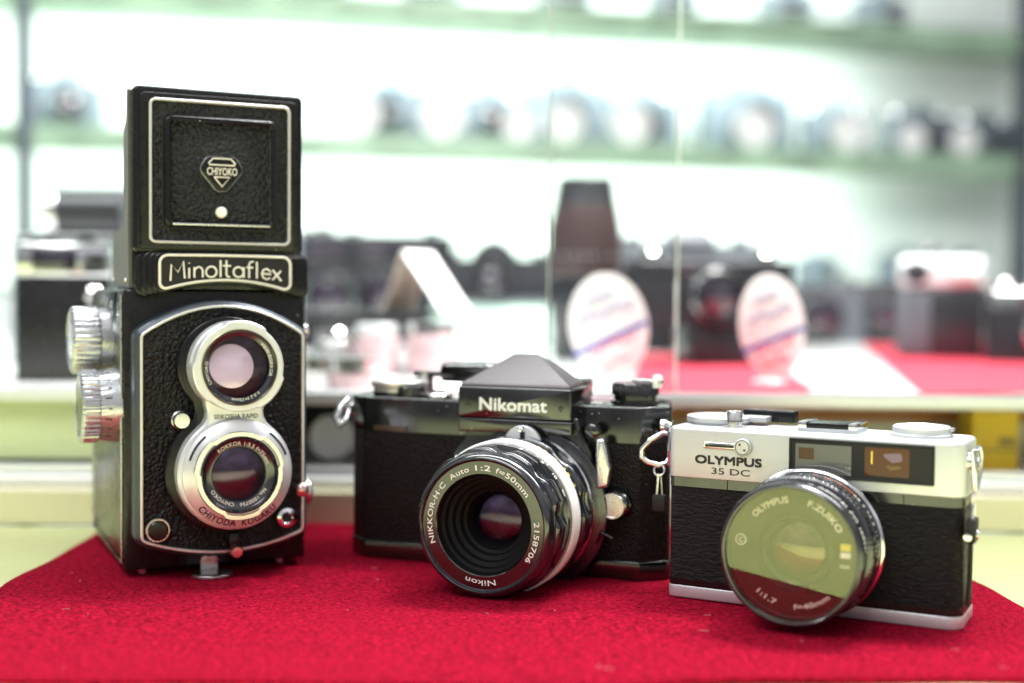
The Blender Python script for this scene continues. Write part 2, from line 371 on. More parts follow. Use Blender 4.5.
# red felt cloth on the counter: wavy sheet with real fibres
def cloth():
    m = MB(); nx, ny = 150, 100
    def edge(i, j):
        a, b = i / nx, j / ny
        y0 = 373.5 + 13 * a + 2.2 * sin(a * 9 + .5) + .7 * sin(a * 31)
        y1 = 641.5 + .8 * sin(a * 12)
        y = y0 + (y1 - y0) * b
        x0 = -190 - 14 * b + 2.5 * sin(b * 8 + 1) + .8 * sin(b * 23); x1 = 189 + 6 * (1 - b) + 1.8 * sin(b * 7) + .6 * sin(b * 29)
        x = x0 + (x1 - x0) * a
        z = -.15 + .35 * sin(x * .031 + y * .02) * sin(y * .043 + 1) - .2
        ed = min(a, 1 - a, b, 1 - b); z += .7 * max(0, 1 - ed * 40) * (.5 + .5 * sin(x * .05 + y * .06)) 
        return x, y, z
    top = [[edge(i, j) for i in range(nx + 1)] for j in range(ny + 1)]
    vs = [p for r in top for p in r]; w = nx + 1
    fs = [(j * w + i, j * w + i + 1, (j + 1) * w + i + 1, (j + 1) * w + i) for j in range(ny) for i in range(nx)]
    o = len(vs); bd = [(0, i) for i in range(nx)] + [(j, nx) for j in range(ny)] + [(ny, i) for i in range(nx, 0, -1)] + [(j, 0) for j in range(ny, 0, -1)]
    for j, i in bd:
        x, y, z = top[j][i]; vs.append((x, y, z - 1.5 if True else -1.9))
    nb = len(bd)
    for k in range(nb):
        k2 = (k + 1) % nb; fs.append((bd[k][0] * w + bd[k][1], o + k, o + k2, bd[k2][0] * w + bd[k2][1]))
    m.faces(vs, fs)
    F = []; G = []
    for k in range(80000):
        b = random.random() ** 1.6; a = random.random()
        fi, fj = a * nx, b * ny; x, y, z = edge(fi, fj)
        L = random.uniform(.6, 2.0); w_ = random.uniform(.07, .15); th = random.uniform(0, 2 * pi); el = random.uniform(.05, .75)
        d = Vector((cos(th) * cos(el), sin(th) * cos(el), sin(el))) * L; sd = Vector((-sin(th), cos(th), 0)) * w_
        p = Vector((x, y, z - .05)); n0 = len(F)
        F += [tuple(p - sd), tuple(p + sd), tuple(p + d)]; G.append((n0, n0 + 1, n0 + 2))
    m.faces(F, G)
    return m
felt = mat('red wool felt', (.43, .006, .032), 1.0, spec=.06, var=.55, vscale=520, bump=('noise', 1300, 1.0, .0022))
o = cloth().build('felt_cloth', felt, smooth=60, dbl=False); lm = MB(); rl = random.Random(5)
for k in range(34):
    x, y = rl.uniform(-185, 185), rl.uniform(390, 630); a = rl.uniform(0, 6.3); b = rl.uniform(-1, 1); L = rl.uniform(.6, 2.2)
    lm.tube([(x, y, .25), (x + L * cos(a), y + L * sin(a), .5), (x + L * cos(a) + L * .7 * cos(a + b), y + L * sin(a) + L * .7 * sin(a + b), .3)], .055, n=4)
tag(lm.build('lint', mat('pale lint', (.62, .40, .42), .9), o), kind='stuff')
tag(o, 'red felt cloth spread on the counter under the three cameras', 'cloth')

# ================================================================== TWIN LENS CAMERA
def tlr():
    root = thing('twin_lens_camera', 'tall black twin lens reflex camera with its hood raised, left of the low cameras', 'camera', -122.06, 528.73, 0, .4358)
    # body
    foot = rr(-37.6, 37.6, 0, 101, 3.2)
    body = MB().slab(foot, 3.2, 117.4, 'z', 1.2, bev0=.6).build('body', 'black_warm', root)
    MB().box(-38.0, -37.5, 6, 94, 8, 104, .2).box(-38.0, -37.5, 6, 22, 104, 112, .2).build('side_leather', 'side_leather', body)
    e = MB()
    e.tube([(-38.1, 4.2, 115), (-38.1, 4.2, 5.5), (-38.1, 96, 5.5), (-38.1, 97, 115)], .5).build('edge_trim', 'steel', body)
    lp = MB().box(-38.6, -37.6, 24, 60, 105, 116.5, .4).build('latch_plate', 'greyband', root)
    for y, z in ((29, 111), (45, 112), (56, 113)):
        MB().lathe([(0, .8), (1.2, .7), (1.6, .4), (1.6, 0)], (-38.5, y, z), 'x', 24).build('screw', 'satin', lp)
    for x in (-29.6, 27.5):
        for y in (6, 94): MB().lathe([(2.0, 3.4), (2.0, .6), (1.6, .2), (0, .2)], (x, y, 0), 'z', 20).build('foot', 'steel', root)
    # lens board
    ol = arcbox(-35.2, 35.2, 15.5, 8.2, 100.5, 113.2, 5)
    brd = MB().slab(ol, .3, -11.5, 'y', 3.2, 5).build('lens_board', 'greyband', root)
    ol2 = offset(ol, -1.9)
    MB().slab(ol2, -11.2, -12.0, 'y', .1, 1).build('leatherette', 'leather_tlr', brd)
    MB().rim(ol2, 1.15, -11.2, -12.9).build('chrome_trim', 'trim', brd)
    # shutter plate, figure of eight
    Z1, Z2, R1, R2 = 44.5, 86.9, 23.0, 18.2
    P = []
    for i in range(33): a = radians(-90 + 138 * i / 32); P.append((R1 * cos(a), Z1 + R1 * sin(a)))
    P += [(12.6, 64.2), (11.4, 66.6), (11.2, 69.2)]
    for i in range(33): a = radians(-48 + 138 * i / 32); P.append((R2 * cos(a), Z2 + R2 * sin(a)))
    P += [(-x, z) for x, z in reversed(P[1:-1])]
    MB().slab(offset(P, 1.6), -11.8, -18.6, 'y', .8, 3).build('shutter_housing', 'black', root)
    pl = MB().slab(P, -18.4, -25.5, 'y', 1.2, 4).build('shutter_plate', 'plate', root)
    MB().text('SEIKOSHA RAPID', face(0, 66.2, -25.62), 17.5, 1.9, .012).build('lettering', 'bprint', pl, 0)
    MB().slab(rr(-4.5, 4.5, 60.6, 63.4, 1.3), -25.4, -26.4, 'y', .4).build('speed_window', 'satin', pl)
    # taking lens
    c = (0, 0, Z1)
    tl = MB().lathe([(21.6, 20), (21.6, 24.4), (21.1, 24.9), (15.9, 27.6), (15.5, 27.6), (15.2, 27.2), (15.2, 22)], c).build('taking_lens', 'plate', root)
    def tabs(i, a):
        d = min(abs(((math.degrees(a) - t + 180) % 360) - 180) for t in (35, 155, 275)); return .9 if d < 24 and i in (0, 1, 2, 3) else 0
    MB().lathe([(17.2, 26.2), (17.2, 28.0), (16.9, 28.4), (15.3, 28.4), (15.3, 26.2)], c, mod=tabs).build('filter_bayonet', 'satin', tl)
    MB().lathe([(15.3, 28.3), (14.9, 28.5), (14.6, 28.0), (14.3, 26.4), (13.9, 26.0), (10.9, 25.7), (10.6, 25.3), (10.6, 21.6)], c).build('inner_barrel', 'ring_black', tl)
    for R0, R1_, nm in ((22.4, 23.0, 0),):
        for a0 in (20, 130): MB().tube([(20.2 * cos(radians(a0 + k * 4)), -25.5, Z1 + 20.2 * sin(radians(a0 + k * 4))) for k in range(9)], .45, n=6).build('index_slot', 'bprint', tl)
    MB().lathe([(10.6, 25.2), (9, 26.1), (6, 27.1), (3, 27.6), (0, 27.8)], c, n=64).build('front_glass', 'coat_violet', tl)
    MB().lathe([(10.6, 22.4), (7, 23.6), (3.5, 24.4), (0, 24.6)], c, n=48).lathe([(7.5, 22.0), (4, 22.9), (0, 23.2)], c, n=48).build('rear_glass', 'coat_amber', tl)
    MB().lathe([(10.7, 21.75), (0, 21.7)], c, n=48).build('lens_tube', 'void', tl)
    m = MB(); m.text('CHIYODA  KOGAKU', arc_ccw(0, Z1, 20.8, -92, -25.6, 0), None, 2.7, .018, spacing=1.05)
    for v in m.b.verts:   # lay the letters on the cone
        r = math.hypot(v.co.x, v.co.z - Z1 * U) / U; t = 24.9 + (21.1 - r) / 5.2 * 2.7; v.co.y = -(t + .12) * U
    m.build('lettering', 'bprint', tl, 0)
    MB().text('JAPAN', arc_ccw(0, Z1, 22.75, -88, -25.62), None, 1.2, .01, spacing=1.6).build('lettering', 'bprint', pl, 0)
    m = MB()
    for s_, a_ in (('CHIYOKO', 235), ('No.1800756', 300), ('ROKKOR 1:3.5 f=75mm', 75)): m.text(s_, arc_cw(0, Z1, 11.5, a_, -25.95), None, 1.55, .012, spacing=1.1)
    m.build('lettering', 'wprint', tl, 0)
    # viewing lens
    c = (0, 0, Z2)
    def tabs2(i, a):
        d = min(abs(((math.degrees(a) - t + 180) % 360) - 180) for t in (80, 200, 320)); return .8 if d < 26 and i in (0, 1, 2) else 0
    vl = MB().lathe([(17.6, 20), (17.6, 27.0), (17.1, 27.5), (15.2, 27.5), (14.9, 27.1), (14.9, 22)], c, mod=tabs2).build('viewing_lens', 'plate', root)
    MB().lathe([(14.95, 27.4), (14.5, 27.9), (14.1, 27.5), (13.8, 26.3), (12.2, 25.7), (12.0, 25.3), (12.0, 21.6)], c).build('inner_barrel', 'ring_black', vl)
    MB().lathe([(14.6, 27.6), (14.85, 28.1), (15.1, 27.6)], c).build('gold_ring', mat('brass ring', (.55, .52, .30), .25, 1), vl)
    MB().lathe([(12, 25.2), (10, 26.0), (7, 27.0), (3.5, 27.6), (0, 27.8)], c, n=64).build('front_glass', 'coat_purple', vl)
    dm = MB(); tz_ = radians(11)
    dm.loft([[(-2.6 + r * cos(2 * pi * i / 48) , -t + r * sin(2 * pi * i / 48) * sin(tz_), Z2 + .4 + r * sin(2 * pi * i / 48) * cos(tz_)) for i in range(48)] for r, t in ((8.9, 23.5), (8.8, 24.0), (6, 24.7), (3, 25.1), (.01, 25.2))], cap0=False)
    dm.build('rear_glass', 'view_glare', vl)  # pale disc standing for the bright reflection, its white is in the colour
    MB().lathe([(12.1, 21.75), (0, 21.7)], c, n=48).build('lens_tube', 'void', vl)
    m = MB()
    for s_, a_ in (('VIEW-ROKKOR', 15), ('1:3.2 f=75mm', 282), ('CHIYOKO', 190)): m.text(s_, arc_cw(0, Z2, 12.3, a_, -26.15), None, 1.35, .012, spacing=1.1)
    m.build('lettering', 'wprint', vl, 0)
    for o_ in (tl, vl): o_.location = (2.0 * U, -4 * U, 0)
    pl.location.x = 1.8 * U
    # front controls
    MB().lathe([(3.6, 12), (3.6, 16), (3.3, 16.3), (3.2, 19.3), (2.9, 19.8), (0, 19.9)], (-18.2, 0, 65.4), n=36).build('release_button', 'satin', root)
    k = MB().lathe([(4.9, 12.8), (4.6, 13.4), (4.1, 13.4), (3.9, 13.0)], (-26.6, 0, 21.2), n=48).build('socket_ring', 'satin', root)
    MB().lathe([(4.0, 12), (4.0, 14.4), (3.4, 15.0), (0, 15.2)], (-26.6, 0, 21.2), n=48).build('socket_cap', 'black', k)
    k = MB().lathe([(4.4, 12), (4.4, 14), (4.0, 15.2), (2.6, 15.6), (2.0, 15.0), (1.8, 12.4)], (25.4, 0, 23.2), n=36).build('flash_socket', 'chrome', root)
    MB().lathe([(1.9, 13), (0, 13)], (25.4, 0, 23.2), n=24).build('socket_hole', 'void', k)
    MB().sphere((31.5, -15.5, 34.6), 3.1, (1, .8, 1)).lathe([(1.4, 11), (1.4, 15)], (31.5, 0, 34.6), n=16).build('shutter_knob', 'redplastic', root)
    k = MB().box(1.2, 5.4, -16, -12, 11.5, 18.5, .6).build('cocking_lever', 'black', root)
    MB().lathe([(2.5, 15.6), (2.5, 18.6), (2.0, 19.4), (0, 19.5)], (3.8, 0, 11.2), n=28).build('lever_knob', 'redplastic', k)
    # tripod foot bracket
    k = MB().slab([(cos(a) * 8.2 - 3.8, -7.0 + sin(a) * 7.4) for a in [2 * pi * i / 40 for i in range(40)]], .0, 1.1, 'z', .3).build('tripod_foot', 'steel', root)
    MB().slab(fillet([(-7.4, .8), (-.2, .8), (-.2, 8.2), (-7.4, 8.2)], [0, 0, 3.5, 3.5]), -.2, -1.2, 'y', .3).lathe([(1.5, 1.1), (1.3, 2.0), (0, 2.1)], (-3.8, 0, 5.4), n=20).build('foot_bracket', 'steel', k)
    # focus knobs on the left side
    def knurl(n_, d): return lambda i, a: (d if sin(a * n_) > 0 else -d * .2) if i in (3, 4) else 0
    k = MB().lathe([(13.6, 0), (13.6, 5), (14.2, 5.6), (14.2, 6.4), (14.2, 15.2), (13.8, 16.0), (12.6, 16.6), (12.2, 16.1), (9, 15.6), (8.4, 16.4), (0, 16.6)], (-37.6, 41, 95.5), 'x', 216, mod=knurl(36, .3)).build('film_knob', 'knob', root)
    MB().lathe([(12.3, 16.0), (12.0, 16.35), (9.2, 16.0)], (-37.6, 41, 95.5), 'x', 48).build('knob_disc', 'ring_black', k)
    k = MB().lathe([(15.6, 0), (15.6, 3), (14.6, 8.2), (14.8, 8.6), (14.8, 14.4), (14.2, 15.2), (12.8, 15.6), (12.4, 15.0), (0, 14.7)], (-37.6, 19, 69.0), 'x', 240, mod=knurl(40, .4)).build('focus_knob', 'knob', root)
    MB().lathe([(12.6, 14.9), (12.4, 15.3), (0, 15.1)], (-37.6, 19, 69.0), 'x', 48).build('knob_disc', 'ring_black', k)
    m = MB()
    for i in range(22):
        a = radians(i * 16.4); h = 2.6 if i % 2 == 0 else 1.4
        p = [(-(37.6 + t), 19 + (15.65 - (t - 3) * .19) * cos(a + w), 69.0 + (15.65 - (t - 3) * .19) * sin(a + w)) for t, w in ((4, -.02), (4 + h, -.02), (4 + h, .02), (4, .02))]
        m.faces(p, [(0, 1, 2, 3)])
    m.build('distance_scale', 'bprint', k, 0)
    # right side bits
    MB().lathe([(3.2, 0), (3.2, 3.2), (2.4, 4), (0, 4.1)], (37.6, 12, 100), 'X', 24).box(37.5, 41, 10, 14, 92.5, 95, .4).build('strap_lug', 'satin', root)
    MB().lathe([(5.5, 0), (5.5, 3.5), (4.8, 4.2), (0, 4.3)], (37.6, 9, 30), 'X', 32).build('crank_hub', 'satin', root)
    # name plate
    npl = MB()
    for hw, y, zt in ((35.6, -3.4, 133.0), (33.4, -4.9, 132.8), (31.2, -6.2, 132.6), (29.2, -7.2, 132.4)):
        npl.slab(arcbox(-hw, hw, 112.9 + (35.6 - hw) * .28, 119.4, zt, zt + .3, 5.2), .4, y, 'y', 1.0, 4)
    npl = npl.build('nameplate', 'black', root, 20); npl.location.x = 1.9 * U
    fr = arcbox(-27.2, 27.2, 116.2, 120.9, 131.6, 131.9, 4)
    MB().slab(offset(fr, -.9), -7.0, -7.4, 'y').build('nameplate_mesh', 'mesh_black', npl)
    MB().rim(fr, 1.05, -7.0, -8.1).build('nameplate_frame', 'cream', npl)
    def circ_s(cx, cy, r, n=18): return [(cx + r * cos(2 * pi * i / n), cy + r * sin(2 * pi * i / n)) for i in range(n + 1)]
    strokes = [[(2, -6), (7, 76), (40, 34), (66, 86), (73, 0)], [(95, 0), (95, 52)], [(95, 74), (95, 78)], [(121, 0), (121, 54)], [(121, 34), (127, 47), (143, 55), (158, 47), (163, 32), (163, 0)],
               circ_s(206, 27, 27), [(253, 0), (253, 86)], [(283, 86), (283, 14), (288, 3), (301, 0)], [(265, 58), (305, 58)], circ_s(345, 27, 26), [(372, 54), (372, 0)],
               [(400, 0), (400, 68), (406, 82), (422, 86)], [(386, 54), (420, 54)], [(440, 0), (440, 86)], [(468, 28), (513, 28), (508, 44), (490, 55), (473, 46), (466, 28), (473, 8), (490, 0), (509, 9)], [(521, 0), (566, 52)], [(522, 52), (568, 0)]]
    m = MB()
    for st in strokes:
        pts = []
        for (x, y) in st:
            X = (x - 284) / 12.5; pts.append((X, -8.0, 122.4 + y / 12.5 + 1.4 * (1 - (X / 23) ** 2) - 1.2))
        m.tube(pts, .42, n=6)
    m.build('lettering', 'cream', npl)
    # hood
    MB().box(-34.2, 34.2, .8, 46, 117.5, 133, .4).build('hood_base', 'black_warm', root)
    hf = MB().slab(rr(-34.6, 34.6, 132.0, 198.8, 2.4), 2.2, -4.4, 'y', 1.4, 4, bev0=.5).build('hood_front', 'black', root)
    MB().slab(rr(-32.0, 32.0, 133.5, 196.2, 2.2), -4.2, -5.2, 'y', .5).build('hood_step', 'black_warm', hf)
    MB().slab(rr(-28.2, 28.2, 136.4, 193.6, 2.2), -5.0, -5.6, 'y').build('hood_leather', 'leather_hood', hf)
    MB().rim(rr(-28.6, 29.0, 135.9, 194.0, 2.8), 1.15, -5.0, -6.5).build('hood_frame', 'trim', hf)
    fp = MB().rim(rr(-22.6, 22.6, 142.6, 187.2, 3.2), 2.3, -5.4, -8.2).build('magnifier_flap', 'black', hf)
    MB().rim(rr(-23.8, 23.8, 141.4, 188.4, 2.6), 1.1, -5.2, -5.75).build('flap_groove', 'void', hf)
    MB().slab(rr(-21, 21, 144, 186, 1), -5.4, -6.2, 'y', .2).build('flap_leather', 'leather_hood', fp)
    MB().rim(rr(-20.6, 20.6, 144.4, 185.4, 1), .35, -6.1, -6.5).build('flap_edge', 'steel', fp)
    MB().box(-19.8, 19.8, -8.5, -7.9, 143.4, 144.2, .15).build('flap_highlight', 'satin', hf)  # bright strip added to draw the highlight along the flap's lower border
    MB().lathe([(2.3, 6.0), (2.3, 7.4), (1.8, 8.0), (0, 8.1)], (0, 0, 149), n=28).build('flap_button', 'wprint', hf)
    tri = fillet([(-6.0, 171.4), (6.0, 171.4), (8.9, 166.2), (2.0, 157.6), (-2.0, 157.6), (-8.9, 166.2)], 2.8)
    em = MB().slab(tri, -6.0, -8.0, 'y', .7).build('emblem', 'black', hf)
    MB().rim(offset(tri, .25), .3, -6.0, -7.3).build('emblem_rim', 'steel', em)
    m = MB().text('CHIYOKO', face(0, 164.0, -8.4), 12.2, 3.2, .01)
    y = -8.2
    for st in ([(-4.6, 167.9), (-5.4, 168.8), (-3.6, 170.7), (3.6, 170.7), (5.4, 168.8), (4.6, 167.9)], [(-5.2, 168.1), (5.2, 168.1)], [(-3.2, 163.2), (3.2, 163.2), (0, 159.4), (-3.2, 163.2)]):
        m.tube([(a, y, b) for a, b in st], .32, n=6)
    m.build('emblem_mark', 'cream', em, 30)
    for s_ in (-1, 1):
        x = s_ * 34.9
        pts = [(2, 132), (2, 198), (5.5, 198), (7.0, 186), (14, 182), (15.5, 143), (46, 142), (48, 119), (2, 119)]
        MB().slab(fillet(pts, [0, 1, 1, 2, 3, 1, 3, 0, 0]), x - .7, x + .7, 'x').build('hood_side', 'hoodside', root)
    MB().slab(rr(-34, 34, 119, 141, 1.5), 47, 49, 'y', .3).build('hood_back', 'hoodside', root)
    for x, y, z in ((-35.9, 42, 121.5), (-35.9, 6, 121)): MB().sphere((x, y, z), .8).build('hinge_pin', 'chrome', root)
    return root
tlr()

# ================================================================== BLACK SLR
def knob_ridges(idx, n_, d): return lambda i, a: (d * (1 if sin(a * n_) > 0 else -1)) if i in idx else 0
def bail(m, pts, r=.8, closed=False): m.tube(pts, r, closed=closed, n=10)
def slr():
    root = thing('slr_camera', 'black single lens reflex camera with pointed prism, wearing a lens with a silver band', 'camera', -6.06, 538.15, 0, -.3683)
    W2, D = 73.0, 46
    ol = fillet([(-W2 + 10, 0), (W2 - 10.5, 0), (W2, 9.5), (W2 - 7, D - 10), (W2 - 16, D), (-W2 + 6, D), (-W2, D - 4), (-W2, 8)], [3, 2, 4, 3, 3, 3, 3, 5])
    body = MB().slab(ol, 1, 57, 'z', 0, bev0=.8).build('body', 'leather_slr', root)
    MB().slab(offset(ol, .5), 0, 7.8, 'z', .5, 3, bev0=.8).build('base_plate', 'slr_black', body)
    top = MB().slab(offset(ol, .5), 59.2, 71.2, 'z', 1.0, 4).slab(offset(ol, .25), 56.2, 59.6, 'z').build('top_cover', 'slr_black', root)
    for x in (-42.4, 48.0): MB().box(x, x + .4, -.42, -.2, 56.2, 59.2).build('cover_seam', 'matte', top)
    MB().box(-58, -42.6, -.55, -.2, 56.6, 58.6, .2).build('brown_strip', mat('tarnished strip', (.08, .05, .03), .3), top)
    # mirror box front that flares round the mount
    X0 = 9.0; ZC = 28.2
    P = [(-20.5, 66), (-19.8, 58), (-25.5, 50), (-27.6, 45), (-27.5, 40), (-24, 28), (-24, 8), (36, 8), (36.5, 40), (35.5, 52), (31, 60), (29.5, 66)]
    mb = MB().slab(fillet(P, [0, 3, 6, 4, 4, 3, 0, 0, 3, 4, 3, 0]), .5, -7.0, 'y', 1.5, 4).build('mirror_box', 'slr_black', root)
    MB().sphere((-24.2, -7.0, 46.8), 1.3, (1, .6, 1)).build('screw', 'chrome', mb)
    # prism
    px0, px1 = -21.4, 28.4; pm_ = (px0 + px1) / 2
    pr_ = MB().slab(rr(px0, px1, 65.2, 78.2, .8), 12, -12.0, 'y', .8).build('prism_front', 'slr_black', root)
    MB().slab(rr(px0, px1, 59.2, 64.9, .8), 6, -11.4, 'y', .6).build('prism_skirt', 'slr_black', root)
    m = MB()
    F0 = [(px0 + .6, -11.6, 78.3), (px1 - .6, -11.6, 78.3), (px1 - 5, 20, 78.3), (px0 + 5, 20, 78.3)]
    F1 = [(px0 + 1.2, -10.9, 79.6), (px1 - 1.2, -10.9, 79.6), (px1 - 5.6, 20, 79.6), (px0 + 5.6, 20, 79.6)]
    T = [(pm_ - 5.3, 2.6, 91.6), (pm_ + 5.3, 2.6, 91.6), (pm_ + 5.8, 16, 88.5), (pm_ - 5.8, 16, 88.5)]
    m.loft([F0, F1, T])
    bmesh.ops.bevel(m.b, geom=m.b.edges[:], offset=.45 * U, segments=2, profile=.5, affect='EDGES')
    m.build('prism_roof', 'prism_black', pr_, 25)
    MB().box(px0 + 7, px1 - 7, 20, 42, 71, 80, 2).build('eyepiece_housing', 'slr_black', pr_)
    MB().text('Nikomat', face(pm_ - .2, 68.6, -12.15), 29.5, 5.3, .024).build('lettering', 'wprint', pr_, 0)
    for x in (px0 + 4.6, px1 - 4.2): MB().lathe([(1.15, 11.9), (1.15, 12.25), (.8, 12.3), (.7, 12.1), (0, 12.1)], (x, 0, 70.2), n=20).build('screw', 'slr_black', pr_)
    # coupling prong
    k = MB().slab([(X0 + 8.2 * cos(a), 55.0 + 8.2 * sin(a)) for a in [pi * i / 24 for i in range(25)]], -14.5, -16.2, 'y', .4).build('coupling_prong', 'plate', root)
    MB().slab(rr(X0 - .9, X0 + 1.2, 57, 61.5, .8), -16.1, -16.5, 'y').build('prong_slot', 'void', k)
    MB().lathe([(1.2, 16.2), (1.2, 19), (.8, 19.6), (0, 19.7)], (X0 + .2, 0, 61.8), n=20).build('meter_pin', 'chrome', k)
    # lens
    c = (X0, 0, ZC)
    lens = MB().lathe([(31.0, 6), (31.0, 10.2), (30.4, 10.8), (28.6, 10.8), (28.6, 20)], c, n=128).build('lens', 'chrome', root)
    def scal(idx, n_, d): return lambda i, a: (-d * max(0, sin(a * n_)) if i in idx else 0)
    MB().lathe([(28.4, 10.8), (30.6, 11.4), (31.0, 12), (31.0, 20.5), (30.4, 21.2), (29.4, 21.4)], c, n=288, mod=scal((1, 2, 3, 4), 9, 1.5)).build('aperture_ring', 'ring_black', lens, 60)
    ap = MB().lathe([(29.4, 21.3), (29.6, 21.6), (29.2, 26.4), (29.4, 26.8)], c, n=128).build('scale_ring', 'ring_black', lens)
    MB().lathe([(29.2, 26.6), (30.3, 27.0), (30.5, 27.4), (30.5, 35.6), (30.1, 36.1), (28.6, 36.2)], c, n=360, mod=lambda i, a: (.05 if sin(a * 120) > 0 else -.05) if i in (2, 3) else 0).build('silver_band', 'silverband', lens)
    MB().lathe([(29.5, 36.0), (29.5, 41.6), (28.0, 42.0)], c, n=128).build('distance_ring', 'ring_black', lens)
    MB().lathe([(28.0, 41.8), (29.2, 42.3), (29.4, 42.8), (29.4, 51.6), (29.0, 52.4), (27.6, 52.8)], c, n=288, mod=scal((1, 2, 3, 4), 10, 1.3)).build('focus_ring', 'ring_black', lens, 60)
    MB().lathe([(27.4, 52.6), (28.0, 53.2), (28.0, 56.2), (27.2, 58.6), (26.3, 59.8), (25.6, 60), (25.0, 59.2), (24.8, 58.4)], c, n=128).build('front_ring', 'ring_black', lens)
    m = MB()
    def barrel_text(s_, ang, t, r, h, ccw_=False):
        def f(a, b, _):
            w = radians(ang) - a / r; return (X0 + r * cos(w), -(t - b) if False else -(t) + b, ZC + r * sin(w))
        m.text(s_, f, None, h, .02)
    for s_, a_ in (('8', 92), ('11', 78), ('5.6', 64), ('4', 51), ('2.8', 38), ('2', 26), ('16', 104), ('22', 116)): barrel_text(s_, a_, 25.4, 29.7, 2.8)
    m.build('aperture_numbers', 'yprint', lens, 0)
    m = MB()
    for s_, a_ in (('3', 72), ('5', 52), ('10', 38), ('2', 84), ('1.5', 100), ('∞', 24)): barrel_text(s_, a_, 41.2, 29.65, 2.4)
    for i in range(26):
        a = radians(66 - i * 1.9 + 30); 
        m.faces([(X0 + 29.6 * cos(a + w), -t, ZC + 29.6 * sin(a + w)) for t, w in ((36.3, -.006), (37.9 + (i % 5 == 0), -.006), (37.9 + (i % 5 == 0), .006), (36.3, .006))], [(0, 1, 2, 3)])
    m.build('distance_numbers', 'wprint', lens, 0)
    face_ = MB().lathe([(24.9, 58.6), (24.6, 58.5), (19.8, 58.45), (19.4, 58.0)], c, n=128).build('name_ring', 'slr_black', lens, 2)
    m = MB(); y = -58.75
    for s_, a_, w_ in (('NIKKOR-H·C', 169, 24), ('Auto', 117, 8.5), ('1:2', 90, 6.0), ('f=50mm', 55, 15.5), ('2158706', -14, 15.5), ('Nikon', -92, 12.0)):
        m.text(s_, arc_cw(X0, ZC, 21.1, a_, y), w_, 2.15, .012, spacing=1.05)
    m.build('lettering', 'wprint', lens, 0)
    pr = [(19.5, 57.7)]
    for r, t in ((18.6, 55), (17.4, 54.4), (17.0, 52), (15.4, 51.2), (15.0, 48.8), (13.4, 48), (12.8, 45.6), (11.6, 45.0), (11.2, 43)):
        pr.append((r, t))
    MB().lathe(pr, c, n=96).build('recess', mat('ridged black recess', (.004, .004, .004), .55, spec=.15), lens)
    MB().lathe([(11.4, 42.2), (9, 43.6), (6, 44.6), (3, 45.2), (0, 45.4)], c, n=64).build('front_glass', 'coat_violet', lens)
    MB().lathe([(11.4, 36), (8, 38), (4, 39), (0, 39.2)], c, n=48).lathe([(9, 32), (6, 30), (3, 29.2), (0, 29)], c, n=48).build('rear_glass', 'coat_amber', lens)
    MB().lathe([(11.4, 43), (9.2, 30), (8.4, 20), (0, 19)], c, n=48).build('lens_tube', 'void', lens)
    MB().slab(circle(X0, ZC, 34.0), -6.8, -8.6, 'y', .8).build('mount_plate', 'ring_black', mb)
    # front controls
    MB().lathe([(6.4, 0), (6.4, 3), (5.6, 4.4)], (44.8, 0, 31.4), n=48).build('button_collar', 'slr_black', root)
    MB().lathe([(5.5, 2), (5.5, 7.6), (5.1, 8.4), (4.6, 8.4), (4.4, 8.0), (0, 8.0)], (44.8, 0, 31.4), n=48).build('lens_release', 'satin', root)
    MB().slab(fillet([(38.6, 38.0), (43.6, 39.6), (44.6, 47), (41.6, 58.5), (38.4, 58.8)], [1, 2, 3, 1.2, 1]), -7.0, -10.6, 'y', 1.0).build('timer_lever', 'satin', root)
    MB().lathe([(3.0, 6), (3.0, 10), (2.2, 10.6), (0, 10.6)], (36.5, 0, 61.5), n=24).build('lever_pivot', 'slr_black', root)
    MB().tube([(39, -9, 16), (41, -10, 21), (45, -8, 18.5)], .7, n=8).build('cable_guide', 'slr_black', root)
    # top controls
    k = MB().lathe([(11.8, 71), (11.8, 74.6), (12.6, 75.0), (12.8, 75.4), (12.8, 77.2), (12.2, 77.8), (0, 78.0)], (-62, 16, 0), 'z', 96).build('shutter_dial', 'trim', root)
    MB().lathe([(12.1, 71.2), (12.1, 73.0)], (-62, 16, 0), 'z', 96).build('dial_base', 'ring_black', k)
    MB().lathe([(6.0, 71), (6.0, 75.2), (5.5, 75.8), (0, 75.8)], (-52.5, 8, 0), 'z', 72, mod=knob_ridges((0, 1), 22, .12)).build('film_dial', 'slr_black', root)
    MB().lathe([(6.2, 71), (6.2, 72.4), (5.5, 73.0), (3.2, 73.0), (3.0, 74.2), (0, 74.6)], (-40, 9.5, 0), 'z', 48).build('release_button', 'satin', root)
    lv = MB().slab(fillet([(-46, 22), (-22, 18), (-18, 22), (-19, 34), (-26, 40), (-46, 38)], [4, 3, 3, 4, 5, 4]), 77.0, 86.0, 'z', 3.2, 4, bev0=2.2).slab(fillet([(-60, 24), (-40, 26), (-40, 34), (-60, 32)], 2), 79, 81.5, 'z', .8).build('advance_lever', 'slr_black', root)
    MB().lathe([(4, 72), (4, 80.5)], (-55, 28, 0), 'z', 32).build('lever_post', 'satin', lv)
    k = MB().lathe([(10.4, 71), (10.4, 72.2), (9.0, 72.6), (9.0, 74.4), (9.8, 74.8), (9.8, 79.0), (9.2, 79.8), (0, 80.0)], (46, 21, 0), 'z', 96, mod=knob_ridges((4, 5), 28, .18)).build('rewind_knob', 'slr_black', root)
    MB().slab(fillet([(44, 19), (58, 14.6), (60, 19), (46, 24)], 1.8), 79.8, 81.4, 'z', .5).build('rewind_crank', 'satin', k)
    MB().lathe([(2.1, 78), (2.1, 82.8), (1.6, 83.4), (0, 83.4)], (56.6, 17.0, 0), 'z', 20).build('crank_knob', 'wprint', k)
